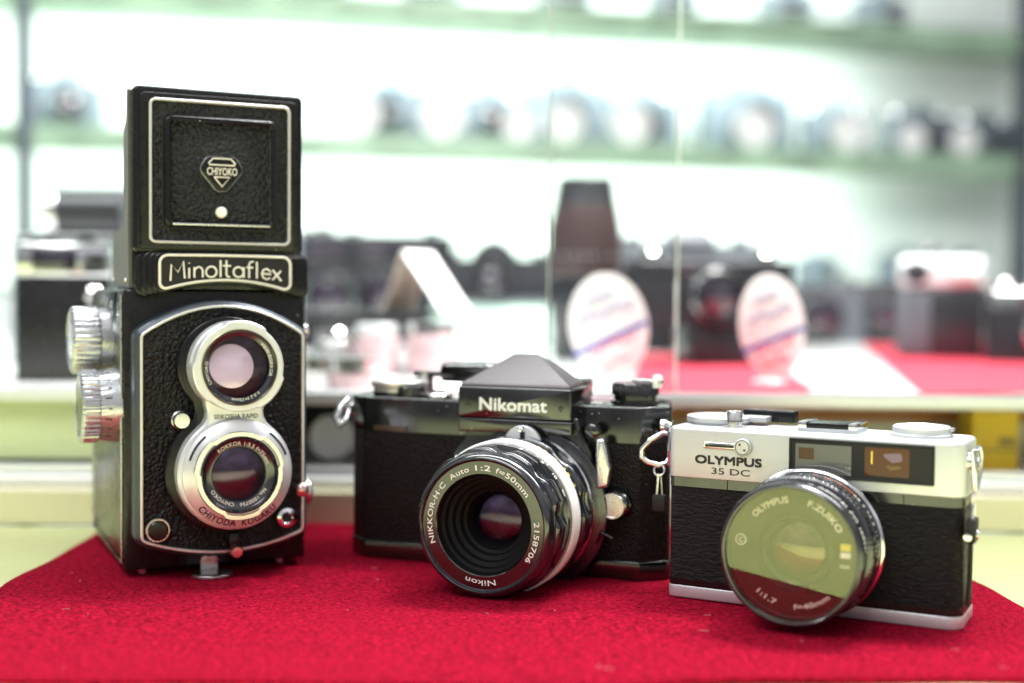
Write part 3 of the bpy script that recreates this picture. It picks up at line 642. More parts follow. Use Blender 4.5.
    MB().box(30.5, 35, 8, 10, 71.1, 71.5, .1).build('film_plane_mark', 'wprint', root)
    for ch in [x for x in C.objects if x.parent == root and x.name.split('.')[0] not in ('body', 'top_cover')]: ch.location.x = 8.5 * U
    lens.location.x = 6.3 * U
    for ob in [lens] + [x for x in C.objects if x.parent == lens]:      # the lens is a little stubbier than first drawn
        for v in ob.data.vertices: v.co.y = -(10.8 + (-v.co.y / U - 10.8) * .87) * U if v.co.y < -10.8 * U else v.co.y
    # strap lugs
    lg = MB(); lg.lathe([(3.4, 0), (3.4, 2), (2.0, 3.2), (1.8, 6)], (-W2 + 1, 10, 64.5), 'x', 24).tube([(-W2 - 2.6, 10, 69.5), (-W2 - 5.2, 7, 66), (-W2 - 6.5, 4, 60.5), (-W2 - 4.2, 4, 57.5), (-W2 - 2.0, 6, 60), (-W2 - 1.4, 9, 66)], [1.5, 1.6, 1.9, 2.0, 1.6, 1.4], True, 10)
    lg.build('strap_lug', 'chrome', root)
    lg = MB().lathe([(3.2, 0), (3.2, 1.6), (2.0, 2.6), (1.8, 3.5), (2.6, 4.4), (0, 4.8)], (60, 4.5, 63.5), 'X', 24).build('strap_lug', 'chrome', root); lg.location.x = 10.5 * U
    rg = MB().tube([(62.5, -4.0, 61.4), (58, -5.5, 58.8), (54.6, -6.4, 55.2), (54.4, -6.4, 51.8), (57, -5.8, 49.6), (61, -5, 48.6), (64, -3.5, 49.4), (66, -1.5, 55), (65, -1.5, 61)], 1.2, True, 10).build('strap_ring', 'chrome', lg)
    MB().tube([(61.8 + 2.1 * cos(a), -6.3 + .8 * sin(a), 46.8 + 2.1 * sin(a)) for a in [2 * pi * i / 20 for i in range(20)]], .42, True, 8).tube([(61.6 , -6.8, 45.6), (60.9, -6.6, 36)], .55).tube([(62.6 , -6.8, 45.6), (63.3, -6.6, 36)], .4).build('clip_wire', 'satin', lg)
    MB().box(59.4, 64.8, -8.2, -5.2, 30.5, 37.2, .6).build('strap_clip', 'matte', lg)
    return root
slr()

# ================================================================== SILVER RANGEFINDER
def rf():
    root = thing('rangefinder_camera', 'silver and black compact rangefinder camera with yellow green reflections in its lens filter', 'camera', 109.2, 465.8, 0, -.4913)
    h, D = 54.2, 30
    def fp(e=0, r=5.5): return offset(fillet([(-h, 0), (h, 0), (h, D), (-h, D)], [2.4, r, r, 4], 8), e)
    body = MB().slab(fp(), .5, 46.5, 'z').build('body', 'leather_rf', root)
    MB().slab(fp(.3), 0, 4.9, 'z', .5, 3, bev0=.7).build('base_plate', 'alu', body)
    MB().slab(fp(.12), 4.8, 7.4, 'z').build('base_band', 'black', body)
    MB().slab(fp(.15), 43.2, 46.9, 'z').build('top_band', 'slr_black', body)
    for x in (-31.0, 34): MB().box(x, x + .3, -.3, -.1, 43.2, 46.9).build('band_seam', 'matte', body)
    top = MB().slab(fp(.45), 46.8, 66.2, 'z', 1.5, 5, bev0=.3).build('top_cover', 'alu', root)
    # windows
    wf = MB().slab(rr(-7.0, 44.4, 50.6, 64.4, .5), -.4, -.62, 'y').rim(rr(-7.2, 44.6, 50.4, 64.6, .5), .8, -.4, -1.1).build('window_frame', 'matte', root)
    MB().slab(rr(-4.8, 15.6, 51.8, 62.6, .3), -.6, -.7, 'y').build('finder_window', mat('grey finder glass', (.13, .13, .12), .08, ior=1.5), wf)
    MB().slab(rr(-3.6, 2.0, 57.0, 61.2, .2), -.68, -.8, 'y').build('meter_cell', mat('brown cell window', (.07, .022, .006), .15), wf)
    w = MB().slab(rr(20.4, 36.0, 52.6, 62.8, .3), -.6, -.7, 'y').build('rangefinder_window', mat('amber finder glass', (.085, .024, .005), .06, ior=1.45), wf)
    MB().slab(rr(22.6, 23.2, 56.8, 61.4, .2), -.68, -.76, 'y').build('frame_mark', 'yprint', w)
    MB().slab(fillet([(26.2, 60.4), (28, 60.8), (33.2, 61.2), (33.6, 58.4), (30, 57.6), (28.6, 58.6)], .6), -.68, -.74, 'y').build('window_highlight', mat('painted violet highlight', (.20, .13, .19), .2, .2), w)  # violet shape painted as a highlight inside the window
    MB().slab(fillet([(26.6, 57.6), (29.4, 56.4), (33.0, 56.6), (33.2, 55.6), (29.4, 55.0)], .4), -.68, -.74, 'y').build('inner_prism', mat('tan inner prism', (.16, .09, .03), .3), w)
    # lettering
    MB().text('OLYMPUS', face(-30.6, 52.7, -.6), 25.9, 3.15, .045).build('lettering', 'bprint', top, 0)
    MB().text('35 DC', face(-29.6, 48.9, -.6), 15.0, 2.5, .008, spacing=1.0).build('lettering', 'bprint', top, 0)
    # selftimer lever
    k = MB().slab(rr(-40.2, -25.0, 58.6, 61.0, .5), -.4, -1.2, 'y', .3).build('timer_lever', 'chrome', root)
    MB().slab(rr(-39.6, -28.2, 59.2, 60.2, .3), -1.1, -1.26, 'y').build('lever_slot', 'bprint', k)
    k2 = MB().lathe([(3.3, .3), (3.3, 1.9), (3.0, 2.2), (0, 2.2)], (-24.6, 0, 59.8), n=40).build('timer_disc', 'alu', k)
    MB().lathe([(2.5, 2.3), (2.75, 2.3)], (-24.6, 0, 59.8), n=40).lathe([(.45, 2.32), (0, 2.32)], (-25.6, 0, 60.8), n=12).lathe([(.45, 2.32), (0, 2.32)], (-23.8, 0, 58.8), n=12).build('disc_marks', 'bprint', k)
    # top controls
    MB().lathe([(12.4, 66), (12.4, 66.8), (13.2, 67.1), (13.2, 68.9), (12.8, 69.3), (0, 69.5)], (-41.5, 22, 0), 'z', 96).build('film_dial', 'alu', root)
    k = MB().lathe([(4.6, 66), (4.6, 66.8), (3.0, 67.0), (3.0, 72.2), (2.7, 72.6), (1.0, 72.6), (.8, 72.2), (0, 72.2)], (-31.0, 8, 0), 'z', 40).build('release_button', 'satin', root)
    MB().lathe([(3.04, 68.6), (3.04, 69.0)], (-31.0, 8, 0), 'z', 40).build('button_line', 'greyband', k)
    k = MB().slab(rr(-32, -22, 19, 27, .5), 67.6, 69.6, 'z', .3).build('advance_lever', 'alu', root)
    MB().slab(fillet([(-34, 27), (-13, 26), (-12, 30), (-15, 32), (-34, 32)], 1.2), 67.2, 71.8, 'z', .8, 3, bev0=.4).build('lever_tip', 'black', k)
    k = MB().box(-6.5, 15.5, 8, 25, 66.1, 67.6, .3).build('hot_shoe', 'alu', root)
    MB().box(-6.5, -3.2, 8, 25, 67.4, 69.8, .35).box(12.2, 15.5, 8, 25, 67.4, 69.8, .35).build('shoe_rail', 'chrome', k)
    MB().box(-3.2, 12.2, 8.4, 22, 67.5, 69.4, .2).build('shoe_cover', 'black', k)
    m = MB(); m.text('ASA', face(0, 0, 0), 6, 1.5, .01)
    for v in m.b.verts: v.co = Vector((v.co.x - 17 * U, (14) * U + v.co.z, 66.3 * U))
    m.build('lettering', 'orange', top, 0)
    k = MB().lathe([(10.6, 66), (11.0, 66.6), (11.0, 67.0), (10.2, 67.4), (10.2, 69.4), (9.6, 69.9), (8.4, 70.0), (8.0, 69.7), (0, 69.9)], (36.8, 17, 0), 'z', 96).build('rewind_dial', 'alu', root)
    MB().box(45.5, 48.2, 15, 19, 68.4, 69.5, .3).build('crank_notch', 'steel', k)
    # lens
    X0, ZC = 2.2, 27.3; c = (X0, 0, ZC)
    lens = MB().lathe([(24, 0), (24, 4), (28.0, 5), (28.4, 5.6), (28.4, 7.2), (27.8, 7.8), (26.8, 8)], c, n=128).build('lens', 'chrome', root)
    MB().lathe([(28.0, 7.4), (27.2, 8.2), (26.6, 8.6), (26.2, 14.6), (26.6, 15)], c, n=200).build('scale_ring', 'ring_black', lens)
    MB().lathe([(26.6, 14.8), (27.2, 15.2), (27.2, 19.4), (26.6, 20.0), (25.2, 20.3)], c, n=300, mod=lambda i, a: (.22 if sin(a * 100) > 0 else -.1) if i in (1, 2) else 0).build('focus_ring', 'ring_black', lens)
    MB().lathe([(25.2, 20.1), (25.4, 20.4), (25.4, 25.4), (25.0, 26), (24.6, 26.2)], c, n=128).build('name_band', 'slr_black', lens)
    MB().lathe([(24.4, 26), (26.0, 26.6), (26.4, 27.2), (26.4, 31.0), (25.9, 31.9), (25.1, 32.2), (24.2, 32.0), (23.9, 31.0), (23.9, 29)], c, n=128).build('filter_ring', 'ring_black', lens)
    MB().lathe([(24.6, 31.9), (25.1, 32.35), (25.6, 32.0)], c, n=128).build('ring_edge', 'ring_black', lens)
    MB().lathe([(23.95, 31.0), (0, 31.0)], c, n=96).build('filter_glass', 'filter', lens)
    MB().lathe([(24.0, 30), (24.0, 27.4), (23.2, 27.0), (14.6, 26.2), (14.2, 25.6)], c, n=96).build('name_ring', mat('dark olive name ring', (.012, .010, .010), .5, spec=.2), lens, 2)
    m = MB(); y = -27.3
    for s_, a_, w_ in (('OLYMPUS', 118, 14.0), ('F.ZUIKO', 51, 14.5)): m.text(s_, arc_cw(X0, ZC, 18.4, a_, y), w_, 2.3, .022)
    for s_, a_, w_ in (('1:1.7', -119, 8.4), ('f=40mm', -68, 14.6)): m.text(s_, arc_ccw(X0, ZC, 20.6, a_, y), w_, 1.9, .018)
    m.text('C', face(X0 - 19.6, ZC + 2.2, y), 1.6, 1.8, .02).tube([(X0 - 19.6 + 1.9 * cos(a), y, ZC + 3.1 + 1.9 * sin(a)) for a in [2 * pi * i / 20 for i in range(20)]], .22, True, 6)
    m.build('lettering', 'wprint', lens, 0)
    m = MB().slab(rr(X0 + 17.4, X0 + 21, ZC + 2.6, ZC + 5.0, .2), -27.2, -27.5, 'y').build('film_speed_window', 'yprint', lens)
    MB().slab(rr(X0 + 17.4, X0 + 21, ZC + .0, ZC + 2.0, .2), -27.2, -27.5, 'y').text('ASA', face(X0 + 19, ZC - 3.6, -27.4), 3.6, 1.2, .02).build('speed_scale', 'wprint', m, 0)
    m = MB()
    for r, t in ((14.4, 25.8), (12.8, 24), (12.4, 22.8), (11.4, 22.4), (11.2, 20)): pass
    MB().lathe([(14.3, 25.8), (12.9, 24.2), (12.5, 23.0), (11.4, 22.6), (11.2, 20)], c, n=64).build('recess', 'void', lens)
    MB().lathe([(12.3, 22.9), (12.6, 23.3), (13, 23.3)], c, n=64).build('inner_line', 'greyband', lens)
    MB().lathe([(11.3, 20.6), (8.5, 22.0), (5, 23.0), (0, 23.5)], c, n=64).build('front_glass', glass('warm reflecting glass', .14, (.85, .8, .7), (1, .85, .6), fres=False), lens)
    MB().lathe([(11.3, 16), (7, 17.6), (0, 18.4)], c, n=48).lathe([(9, 12), (5, 10), (0, 9.6)], c, n=48).build('rear_glass', 'coat_purple', lens)
    MB().lathe([(11.3, 21), (9.5, 10), (8, 4), (0, 3.5)], c, n=48).build('lens_tube', 'void', lens)
    m = MB(); mo = MB(); mw = MB()
    def btx(mm, s_, ang, t, r, hh):
        def f(a, b, _):
            w = radians(ang) - a / r; return (X0 + r * cos(w), -t + b, ZC + r * sin(w))
        mm.text(s_, f, None, hh, .03)
    for i, s_ in enumerate(('A', 'AUTO', 'FLASH')): btx(mo, s_, 84 - i * 15, 9.6, 26.7, 1.8)
    for i, s_ in enumerate(('2.8', '4', '5.6', '8', '11', '16', 'm', 'ft')): btx(m, s_, 46 - i * 8, 10.2, 26.7, 1.9)
    for i in range(40):
        a = radians(120 - i * 3.2)
        m.faces([(X0 + 26.65 * cos(a + w), -t, ZC + 26.65 * sin(a + w)) for t, w in ((13.6, -.006), (14.6, -.006), (14.6, .006), (13.6, .006))], [(0, 1, 2, 3)])
    btx(mw, 'CAMERA LENS  OPTICAL CO  JAPAN', 64, 25.0, 25.55, 2.4)
    m.build('scale_marks', 'wprint', lens, 0); mo.build('orange_marks', 'orange', lens, 0); mw.build('band_lettering', 'wprint', lens, 0)
    for ob in [lens] + [x for x in C.objects if x.parent == lens] + [x for x in C.objects if x.parent and x.parent.parent == lens]:
        for v in ob.data.vertices: v.co.x = (X0 + (v.co.x / U - X0) * .955) * U; v.co.z = (ZC + (v.co.z / U - ZC) * .955) * U
    # strap lug, ring and clip on the right end
    lg = MB().lathe([(4.0, 0), (4.0, 1.0), (2.6, 2.0), (2.2, 3.2), (3.0, 4.2), (0, 4.6)], (h, 9, 58.5), 'X', 28).build('strap_lug', 'chrome', root)
    MB().tube([(h + 2.6, 5.5, 63), (h + 3.6, 9, 63.8), (h + 3.8, 12, 61), (h + 3.6, 10.4, 54), (h + 3.0, 8.6, 48.6), (h + 2.6, 7.2, 49), (h + 2.4, 6, 54)], 1.0, True, 10).build('strap_ring', 'chrome', lg)
    MB().tube([(h + 2.4 + .8 * sin(a), 6.2 + 2.3 * cos(a), 46.2 + 2.3 * sin(a)) for a in [2 * pi * i / 20 for i in range(20)]], .45, True, 8).tube([(h + 2.6, 5, 45), (h + 2.6, 3.4, 37.5)], .6).tube([(h + 2.6, 7.2, 45), (h + 2.6, 8.2, 37.5)], .6).build('clip_wire', 'satin', lg)
    cl = MB().box(h + .9, h + 4.2, .5, 8.6, 31.2, 39.6, .7).build('strap_clip', 'matte', lg)
    MB().lathe([(1.7, 4.2), (1.5, 4.8), (0, 4.9)], (h, 4.8, 33.8), 'X', 20).lathe([(1.4, 2), (0, 2.2)], (h + 2, 0, 33.8), 'y', 20).build('clip_rivet', 'chrome', cl)
    MB().tube([(h + 2.0, 6, 30.5), (h + 1.8, 6.4, 20), (h + 1.2, 6.2, 8)], .8).build('strap_cord', 'matte', lg)
    # left lug half hidden between the cameras
    l2 = MB().lathe([(4.0, 0), (4.0, 1.0), (2.4, 2.0), (2.2, 3.2), (0, 3.8)], (-h, 9, 60), 'x', 28).build('strap_lug', 'chrome', root)
    MB().tube([(-h - 2.6, 5.5, 63), (-h - 3.2, 9, 64), (-h - 3.2, 12, 60), (-h - 2.8, 9, 50), (-h - 2.4, 6.4, 50), (-h - 2.2, 5, 56)], .8, True, 10).build('strap_ring', 'chrome', l2)
    return root
rf()

# ================================================================== GLASS SHOWCASE BEHIND THE COUNTER
def showcase():
    r = thing('glass_showcase', 'long glass showcase with an aluminium rail standing right behind the counter', 'showcase', 0, 642, 0)
    o = lambda n_, m_, b, p=r, s=0: (lambda q: (setattr(q, 'location', (0, -642 * U, 0)) if p is r else None, q)[1])(b.build(n_, m_, p, s))
    o('plinth', 'plinth', MB().box(-1100, 1100, 642, 664, -2, 15.5, .8))
    o('sill', 'white', MB().box(-1100, 1100, 658, 700, 15.7, 20.4, .8))
    o('lower_rail', 'rail', MB().box(-1100, 1100, 666, 676, 20.6, 25.4, .8))
    o('upper_rail', 'rail', MB().box(-1100, 1100, 668, 684, 58.4, 65.0, 1))
    o('compartment_floor', 'white', MB().box(-1100, 1100, 676, 900, 16, 21, 0))
    o('green_panel', 'green_panel', MB().box(-1100, -196, 678, 684, 27, 58.2, .5))
    o('compartment_back', 'plinth', MB().box(60, 1100, 752, 760, 21.2, 56, 0))
    o('wood_strip', 'brown', MB().box(60, 1100, 744, 751.8, 44, 51, .5))
    o('shade_sheet', 'slate', MB().box(-196, 60, 820, 826, 21.2, 56, 0))  # dark sheet standing for the shade in the compartment's open middle
    o('deck', 'deckm', MB().box(-1100, 1100, 684.3, 1700, 56.2, 62, 0))
    o('end_panel', 'white', MB().box(-1106, -1100.2, 642, 1700, -880, 62).box(1100.2, 1106, 642, 1700, -880, 62))
    p = o('sliding_pane', 'pane', MB().box(-1098, 86, 671, 675, 65.2, 640))
    k = MB().box(86.05, 87.2, 670.8, 675.2, 65.2, 640, .2).build('pane_edge', 'pane_edge', p, 0)
    p = o('sliding_pane', 'pane', MB().box(20, 1098, 678, 682, 65.2, 640))
    k = MB().box(18.8, 19.95, 677.8, 682.2, 65.2, 640, .2).build('pane_edge', 'pane_edge', p, 0)
    return r
showcase()

# things in the showcase ------------------------------------------------
def price_oval(u, v, d, w, h, tilt, label, seed):
    x, y, z = at(u, v, d); rnd = random.Random(seed)
    r = thing('price_tag', label, 'price tag', x, y, 62, tilt[0], 'white oval price tags in the showcase')
    zc = z - 62
    def E(a): 
        X, Z = w / 2 * cos(a), h / 2 * sin(a); t = tilt[1]
        return (X * cos(t) - Z * sin(t), zc + X * sin(t) + Z * cos(t))
    MB().slab([E(2 * pi * i / 60) for i in range(60)], 1.2, -.4, 'y', .2).build('card', 'paper', r)
    MB().lathe([(12, 0), (12, 1.2), (9, 3), (3, 4.5), (2.2, zc - h / 2 + 3)], (0, 3.2, .1), 'z', 40).build('stand', 'rail', r)
    m = MB()
    def q(X, Z): t = tilt[1]; return (X * cos(t) - Z * sin(t), zc + X * sin(t) + Z * cos(t))
    sl = .28
    pts = [(-w / 2 * .96, -h * .20), (w / 2 * .97, -h * .20 + w * sl), (w / 2 * .96, -h * .15 + w * sl), (-w / 2 * .98, -h * .15)]
    pts = [(x, z - 3) for x, z in pts]
    m.faces([(q(a, b)[0], -.6, q(a, b)[1]) for a, b in pts], [(0, 1, 2, 3)]); m.build('blue_line', 'blue', r, 0)
    def scrib(x0, x1, z0, hh, n_):
        b = MB(); P = []
        for i in range(n_):
            X = x0 + (x1 - x0) * i / (n_ - 1); Z = z0 + rnd.uniform(-hh, hh) + (X) * .2
            a_, b_ = q(X, Z); P.append((a_, -.75, b_))
        return b.tube(P, .9, n=5)
    scrib(-w * .26, w * .12, h * .30, 1.6, 9).build('writing', 'grey_ink', r)
    scrib(-w * .36, w * .34, h * .13, 3.2, 14).build('writing', 'grey_ink', r)
    scrib(-w * .28, w * .30, -h * .19, 4.0, 13).build('price_writing', 'pinkink', r)
    scrib(-w * .18, w * .22, -h * .34, 3.0, 10).build('price_writing', 'pinkink', r)
    return r
price_oval(608.5, 326, 790, 49, 66, (-.05, .16), 'white oval price tag leaning left, in front of the tall dark lens', 3)
price_oval(772, 326, 790, 41, 64, (.05, .10), 'white oval price tag on a round foot, right of the pane joint', 9)

def put(name, m_, b, label, cat, group=None, s=40):
    o = b.build(name, m_, None, s); return tag(o, label, cat, group)
# red display felts and papers
def sheet(P, z, t=1.2):
    return MB().slab(P, z, z + t, 'z', .3, 1)
a = [at(u, v, 1)[:1] for u, v in ((0, 0),)]
def onz(u, v, z=62):
    s = (v - 295.6 - (u - 512) * .008) / CAM_F; d = (CAM_H - z) / s; return ((u - 512) / CAM_F * d, d)
put('display_felt', 'case_red', sheet([onz(630, 396), onz(800, 396), onz(815, 391), onz(760, 358), onz(640, 356)], 62.2), 'red display felt lying behind the left part of the silver camera', 'display felt', None, 0)
put('display_felt', 'case_red', sheet([onz(925, 396), onz(1110, 392), onz(1060, 345), onz(862, 346)], 62.2), 'red display felt under the chrome topped camera at right', 'display felt', None, 0)
put('price_sheet', mat('printed sheet', (.34, .31, .32), .7, var=.5, vscale=55), sheet([onz(800, 393), onz(912, 396), onz(862, 358), onz(795, 356)], 62.2, .5), 'white price sheet between the two red display felts', 'paper', None, 0)
put('price_sheet', 'paper', sheet([onz(440, 396), onz(600, 396), onz(585, 372), onz(450, 372)], 62.2, .5), 'white price sheet behind the pointed prism', 'paper', None, 0)

# tall zoom lens standing on end
x, y, z = at(584, 355, 1080)
r = thing('zoom_lens', 'tall dark zoom lens standing on end behind the leaning oval tag', 'lens', x, y, 62, .3)
r.scale = (1, 1, 1.1)
MB().lathe([(0, 0), (24, 0), (27, 2), (27.5, 26), (29, 28), (29, 62), (28.5, 64)], n=64, ax='z').build('barrel', 'body_grey', r)
MB().lathe([(28.4, 64), (30.5, 66), (30.5, 100), (27, 118)], n=120, ax='z', mod=knob_ridges((1, 2), 30, .5)).build('grip_ring', 'reddish', r)
MB().lathe([(26.8, 118), (24, 131), (23.6, 138), (22.6, 139), (22, 138), (22, 120), (0, 118)], n=64, ax='z').build('hood', 'slate', r)
MB().lathe([(29.2, 78), (30.9, 78.6), (30.9, 80.4), (29.2, 81)], n=64, ax='z').build('silver_line', 'satin', r)

# generic second hand camera, built once per look
def small_camera(name, label, x, y, z, rz, w=130, h=78, body='body_grey', top='body_grey', prism=True, lensm='ring_black', group=None, lr=27, ll=40, front='glassy'):
    r = thing(name, label, 'camera', x, y, z, rz, group)
    ol = fillet([(-w / 2, 0), (w / 2, 0), (w / 2, 40), (-w / 2, 40)], 8)
    MB().slab(ol, 0, h * .74, 'z', .5).build('body', body, r)
    tp = MB().slab(offset(ol, .4), h * .74 + .1, h, 'z', 1.5).build('top_cover', top, r)
    if prism:
        m = MB(); m.loft([[(-24, -4, h - 8), (24, -4, h - 8), (24, 38, h - 8), (-24, 38, h - 8)], [(-23, -4, h + 6), (23, -4, h + 6), (23, 38, h + 6), (-23, 38, h + 6)], [(-9, 8, h + 20), (9, 8, h + 20), (9, 28, h + 18), (-9, 28, h + 18)]])
        m.build('prism', top, r, 20)
    else: MB().box(-30, 10, -.8, 2, h * .80, h * .94, .4).build('finder_window', 'iris', r)
    MB().lathe([(11, h), (11, h + 7), (10, h + 8), (0, h + 8)], (-w * .36, 20, 0), 'z', 32).build('dial', 'chrome', r)
    MB().lathe([(9, h), (9, h + 6), (8, h + 7), (0, h + 7)], (w * .36, 20, 0), 'z', 32).build('dial', 'chrome', r)
    l = MB().lathe([(lr + 2, -2), (lr + 2, 6), (lr, 8), (lr, ll - 6), (lr - 2, ll), (lr - 4, ll), (lr - 5, ll - 3)], (0, 0, h * .45), n=48).build('lens', lensm, r)
    MB().lathe([(lr + .3, ll * .45), (lr + 1, ll * .48), (lr + 1, ll * .56), (lr + .3, ll * .6)], (0, 0, h * .45), n=48).build('silver_band', 'satin', l)
    MB().lathe([(lr - 5, ll - 4), (lr - 12, ll - 2), (0, ll)], (0, 0, h * .45), n=32).build('front_glass', 'iris', l)
    return r
# camera with the bright dot, behind the round tag: on a dark box
x, y, z = at(728, 372, 985)
b = thing('camera_box', 'low dark box on the red felt, carrying a black camera', 'box', x, y, 63.6, .1)
MB().box(-29, 29, 0, 60, 0, 27, 2).build('carton', 'slate', b); MB().box(-29.5, 29.5, -.5, 60.5, 27.1, 30, 1).build('lid', 'body_grey', b)
small_camera('boxed_camera', 'black camera sitting on the low dark box behind the round foot oval tag', x - 10, y + 2, 93.8, .12, 128, 50, 'slate', 'body_grey', False, 'body_grey', lr=20, ll=22)
x, y, z = at(690, 340, 1240)
small_camera('prism_camera', 'dark prism camera rising left of the pane joint, beyond the tall lens', x, y, 62.2, .1, 150, 105, 'slate', 'slate_mid', True, 'body_grey', lr=30, ll=50)
# right hand chrome topped box camera on felt
x, y, z = at(942, 362, 1150)
r = thing('reflex_camera', 'upright chrome topped grey camera standing on the right red felt', 'camera', x, y, 63.6, -.42)
MB().box(-36, 36, -22, 40, 0, 62, 3).build('body', 'body_grey', r)
MB().box(-38, -8, -22.8, -10, 2, 60, 2).build('side_panel', 'slate_mid', r)
MB().box(-37, 37, -23, 41, 62.2, 90, 5).build('chrome_top', 'alu', r)
MB().lathe([(12, 0), (12, 8), (10, 10), (0, 10)], (-14, 0, 90), 'z', 40).lathe([(10, 0), (10, 6), (0, 7)], (18, 0, 90), 'z', 40).build('dial', 'chrome', r)
MB().lathe([(11, 23), (11, 28), (9, 30), (0, 29)], (-20, 0, 76), n=32).build('window_ring', 'ring_black', r)
MB().lathe([(6, 23), (6, 30), (4, 32), (0, 32)], (14, 0, 74), n=32).lathe([(6, 23), (6, 30), (4, 32), (0, 32)], (27, 0, 74), n=32).build('knob', 'trim', r)
x, y, z = at(1022, 345, 1050)
small_camera('chrome_camera', 'bright chrome camera cut off by the right edge of the picture', x + 30, y, 63.6, -.3, 110, 60, 'body_grey', 'chrome', False, 'chrome', lr=24, ll=40)
# left group
x, y, z = at(64, 392, 775)
r = thing('box_camera', 'black camera with a bright chrome top at the far left', 'camera', x, y, 62.2, .25)
MB().box(-27, 27, -6, 60, 0, 62, 2).build('body', 'black_warm', r)
MB().box(-28, 28, -7, 61, 62.2, 84, 4).build('chrome_top', 'chrome', r)
MB().lathe([(9, 0), (9, 5), (0, 6)], (-12, 10, 84), 'z', 40).lathe([(7, 0), (7, 4), (0, 5)], (12, 12, 84), 'z', 40).build('dial', 'chrome', r)
MB().lathe([(5, 6), (5, 12), (3, 14), (0, 14)], (18, 0, 52), n=24).lathe([(4, 6), (4, 12), (0, 13)], (22, 0, 40), n=24).build('latch', 'satin', r)
MB().box(-18, 8, -7.6, -6, 66, 80, 1).build('window', 'iris', r)
x, y, z = at(95, 236, 960)
rb = thing('riser_box', 'pale box standing behind the chrome topped camera at the far left', 'box', x, y + 20, 62.2, .1)
MB().box(-60, 50, -30, 50, 0, z - 64, 2).build('carton', 'slate_mid', rb); MB().box(-61, 51, -31, 51, z - 63.8, z - 62.4, .5).build('lid', 'rail', rb)
r = thing('short_lens', 'short grey lens with a chrome mount lying on the riser box', 'lens', x - 30, y + 4, z + 18, 0)
MB().lathe([(16, 4), (18, 6), (18, 52), (16, 54), (0, 54)], ax='X', n=48).build('barrel', 'slate', r)
MB().lathe([(14, -6), (19, -5), (19.4, 0), (19, 4), (16, 5)], ax='X', n=48).build('mount', 'chrome', r)
# tent card on a low stand with lenses below
x, y, z = at(415, 312, 905)
r = thing('glass_riser', 'dark topped glass riser behind the black prism camera, crowded with lenses', 'stand', x - 40, y, 62.2, 0)
MB().box(-62, 80, -20, 50, z - 62 - 3, z - 62, .8).build('top_shelf', 'slate', r)
MB().box(-61, -59, -19, 49, 0, z - 65.5).box(77, 79, -19, 49, 0, z - 65.5).build('side_pane', 'pane', r, 0)
tz = z + .3
t = thing('tent_card', 'blank white folded price card standing on the glass riser', 'price card', x + 4, y + 2, tz, -.55); t.scale = (.92, .92, .92)
h_, w_ = 48, 30
MB().slab([(-24, 0), (-6.2, 45), (-6.9, 46), (-25.5, 0)], -16, 22, 'y').build('left_leaf', 'paper_tan', t, 0)
MB().slab([(30, 0), (31.6, 0), (-5.2, 46.6), (-6.8, 46.2)], -16, 22, 'y').build('right_leaf', 'paper', t, 0)
k = 0
for u, v, w_, hh, mm, lab in ((335, 372, 26, 30, 'satin', 'small chrome lens under the riser, next to the tall camera'), (378, 376, 30, 34, 'pinkglass', 'pink tinted jar shaped lens case under the riser, left one'),
                              (432, 376, 34, 36, 'pinkglass', 'pink tinted jar shaped lens case under the tent card')):
    x1, y1, z1 = at(u, v, 865)
    r = thing('lens_case', lab, 'lens case', x1, y1 - 6, 62.2, 0, 'small round lens cases under the glass riser')
    MB().lathe([(0, 0), (w_ * .48, 0), (w_ * .5, 2), (w_ * .5, hh * .7), (w_ * .44, hh * .78)], ax='z', n=48).build('barrel', mm, r)
    MB().lathe([(w_ * .45, hh * .78), (w_ * .47, hh * .8), (w_ * .47, hh - 1), (w_ * .43, hh), (0, hh)], ax='z', n=48).build('cap', 'chrome' if k != 1 else 'rail', r); k += 1
for u, v, d, sc, mm, lab in ((318, 356, 745, 15, 'satin', 'flat chrome filter ring stack beside the tall camera, at shelf height'), (352, 385, 740, 14, 'pinkglass', 'low pink filter case just above the aluminium rail')):
    x1, y1, z1 = at(u, v, d); r = thing('filter_case', lab, 'filter case', x1, y1, 62.2, 0)
    MB().lathe([(0, 0), (sc, 0), (sc, 8), (sc - 1, 9)], ax='z', n=48).build('base', mm, r); MB().lathe([(sc - 1, 9), (sc + .5, 9.4), (sc + .5, 17), (sc - 1, 18), (0, 18)], ax='z', n=48).build('lid', 'chrome', r)
# lower compartment
x, y, z = at(330, 460, 730)
r = thing('boxed_lens', 'white capped lens lying in the dark lower compartment between two cameras', 'lens', x, y, 36, .2)
MB().lathe([(11, -12), (13, -11), (13, 14), (11, 15), (0, 15)], ax='y', n=40).build('barrel', 'black', r); MB().lathe([(12.4, 15), (12.6, 22), (11, 23), (0, 23)], ax='y', n=40).build('cap', 'paper', r)
x0, y0, z0 = at(975, 468, 700); x1, _, z1 = at(1021, 412, 700)
r = thing('yellow_carton', 'bright yellow film carton in the lower compartment at right', 'carton', (x0 + x1) / 2, 700, 21.2, 0)
hw = (x1 - x0) / 2
MB().box(-hw, hw, 0, 26, 0, z1 - 21.2, .6).build('carton', 'yellow', r)
MB().box(-hw + .5, hw - .5, -.25, 0, 11.2, 12.4).box(2, hw - 2, -.25, 0, 14, 19).build('print', mat('olive print', (.30, .24, .05), .6), r, 0)
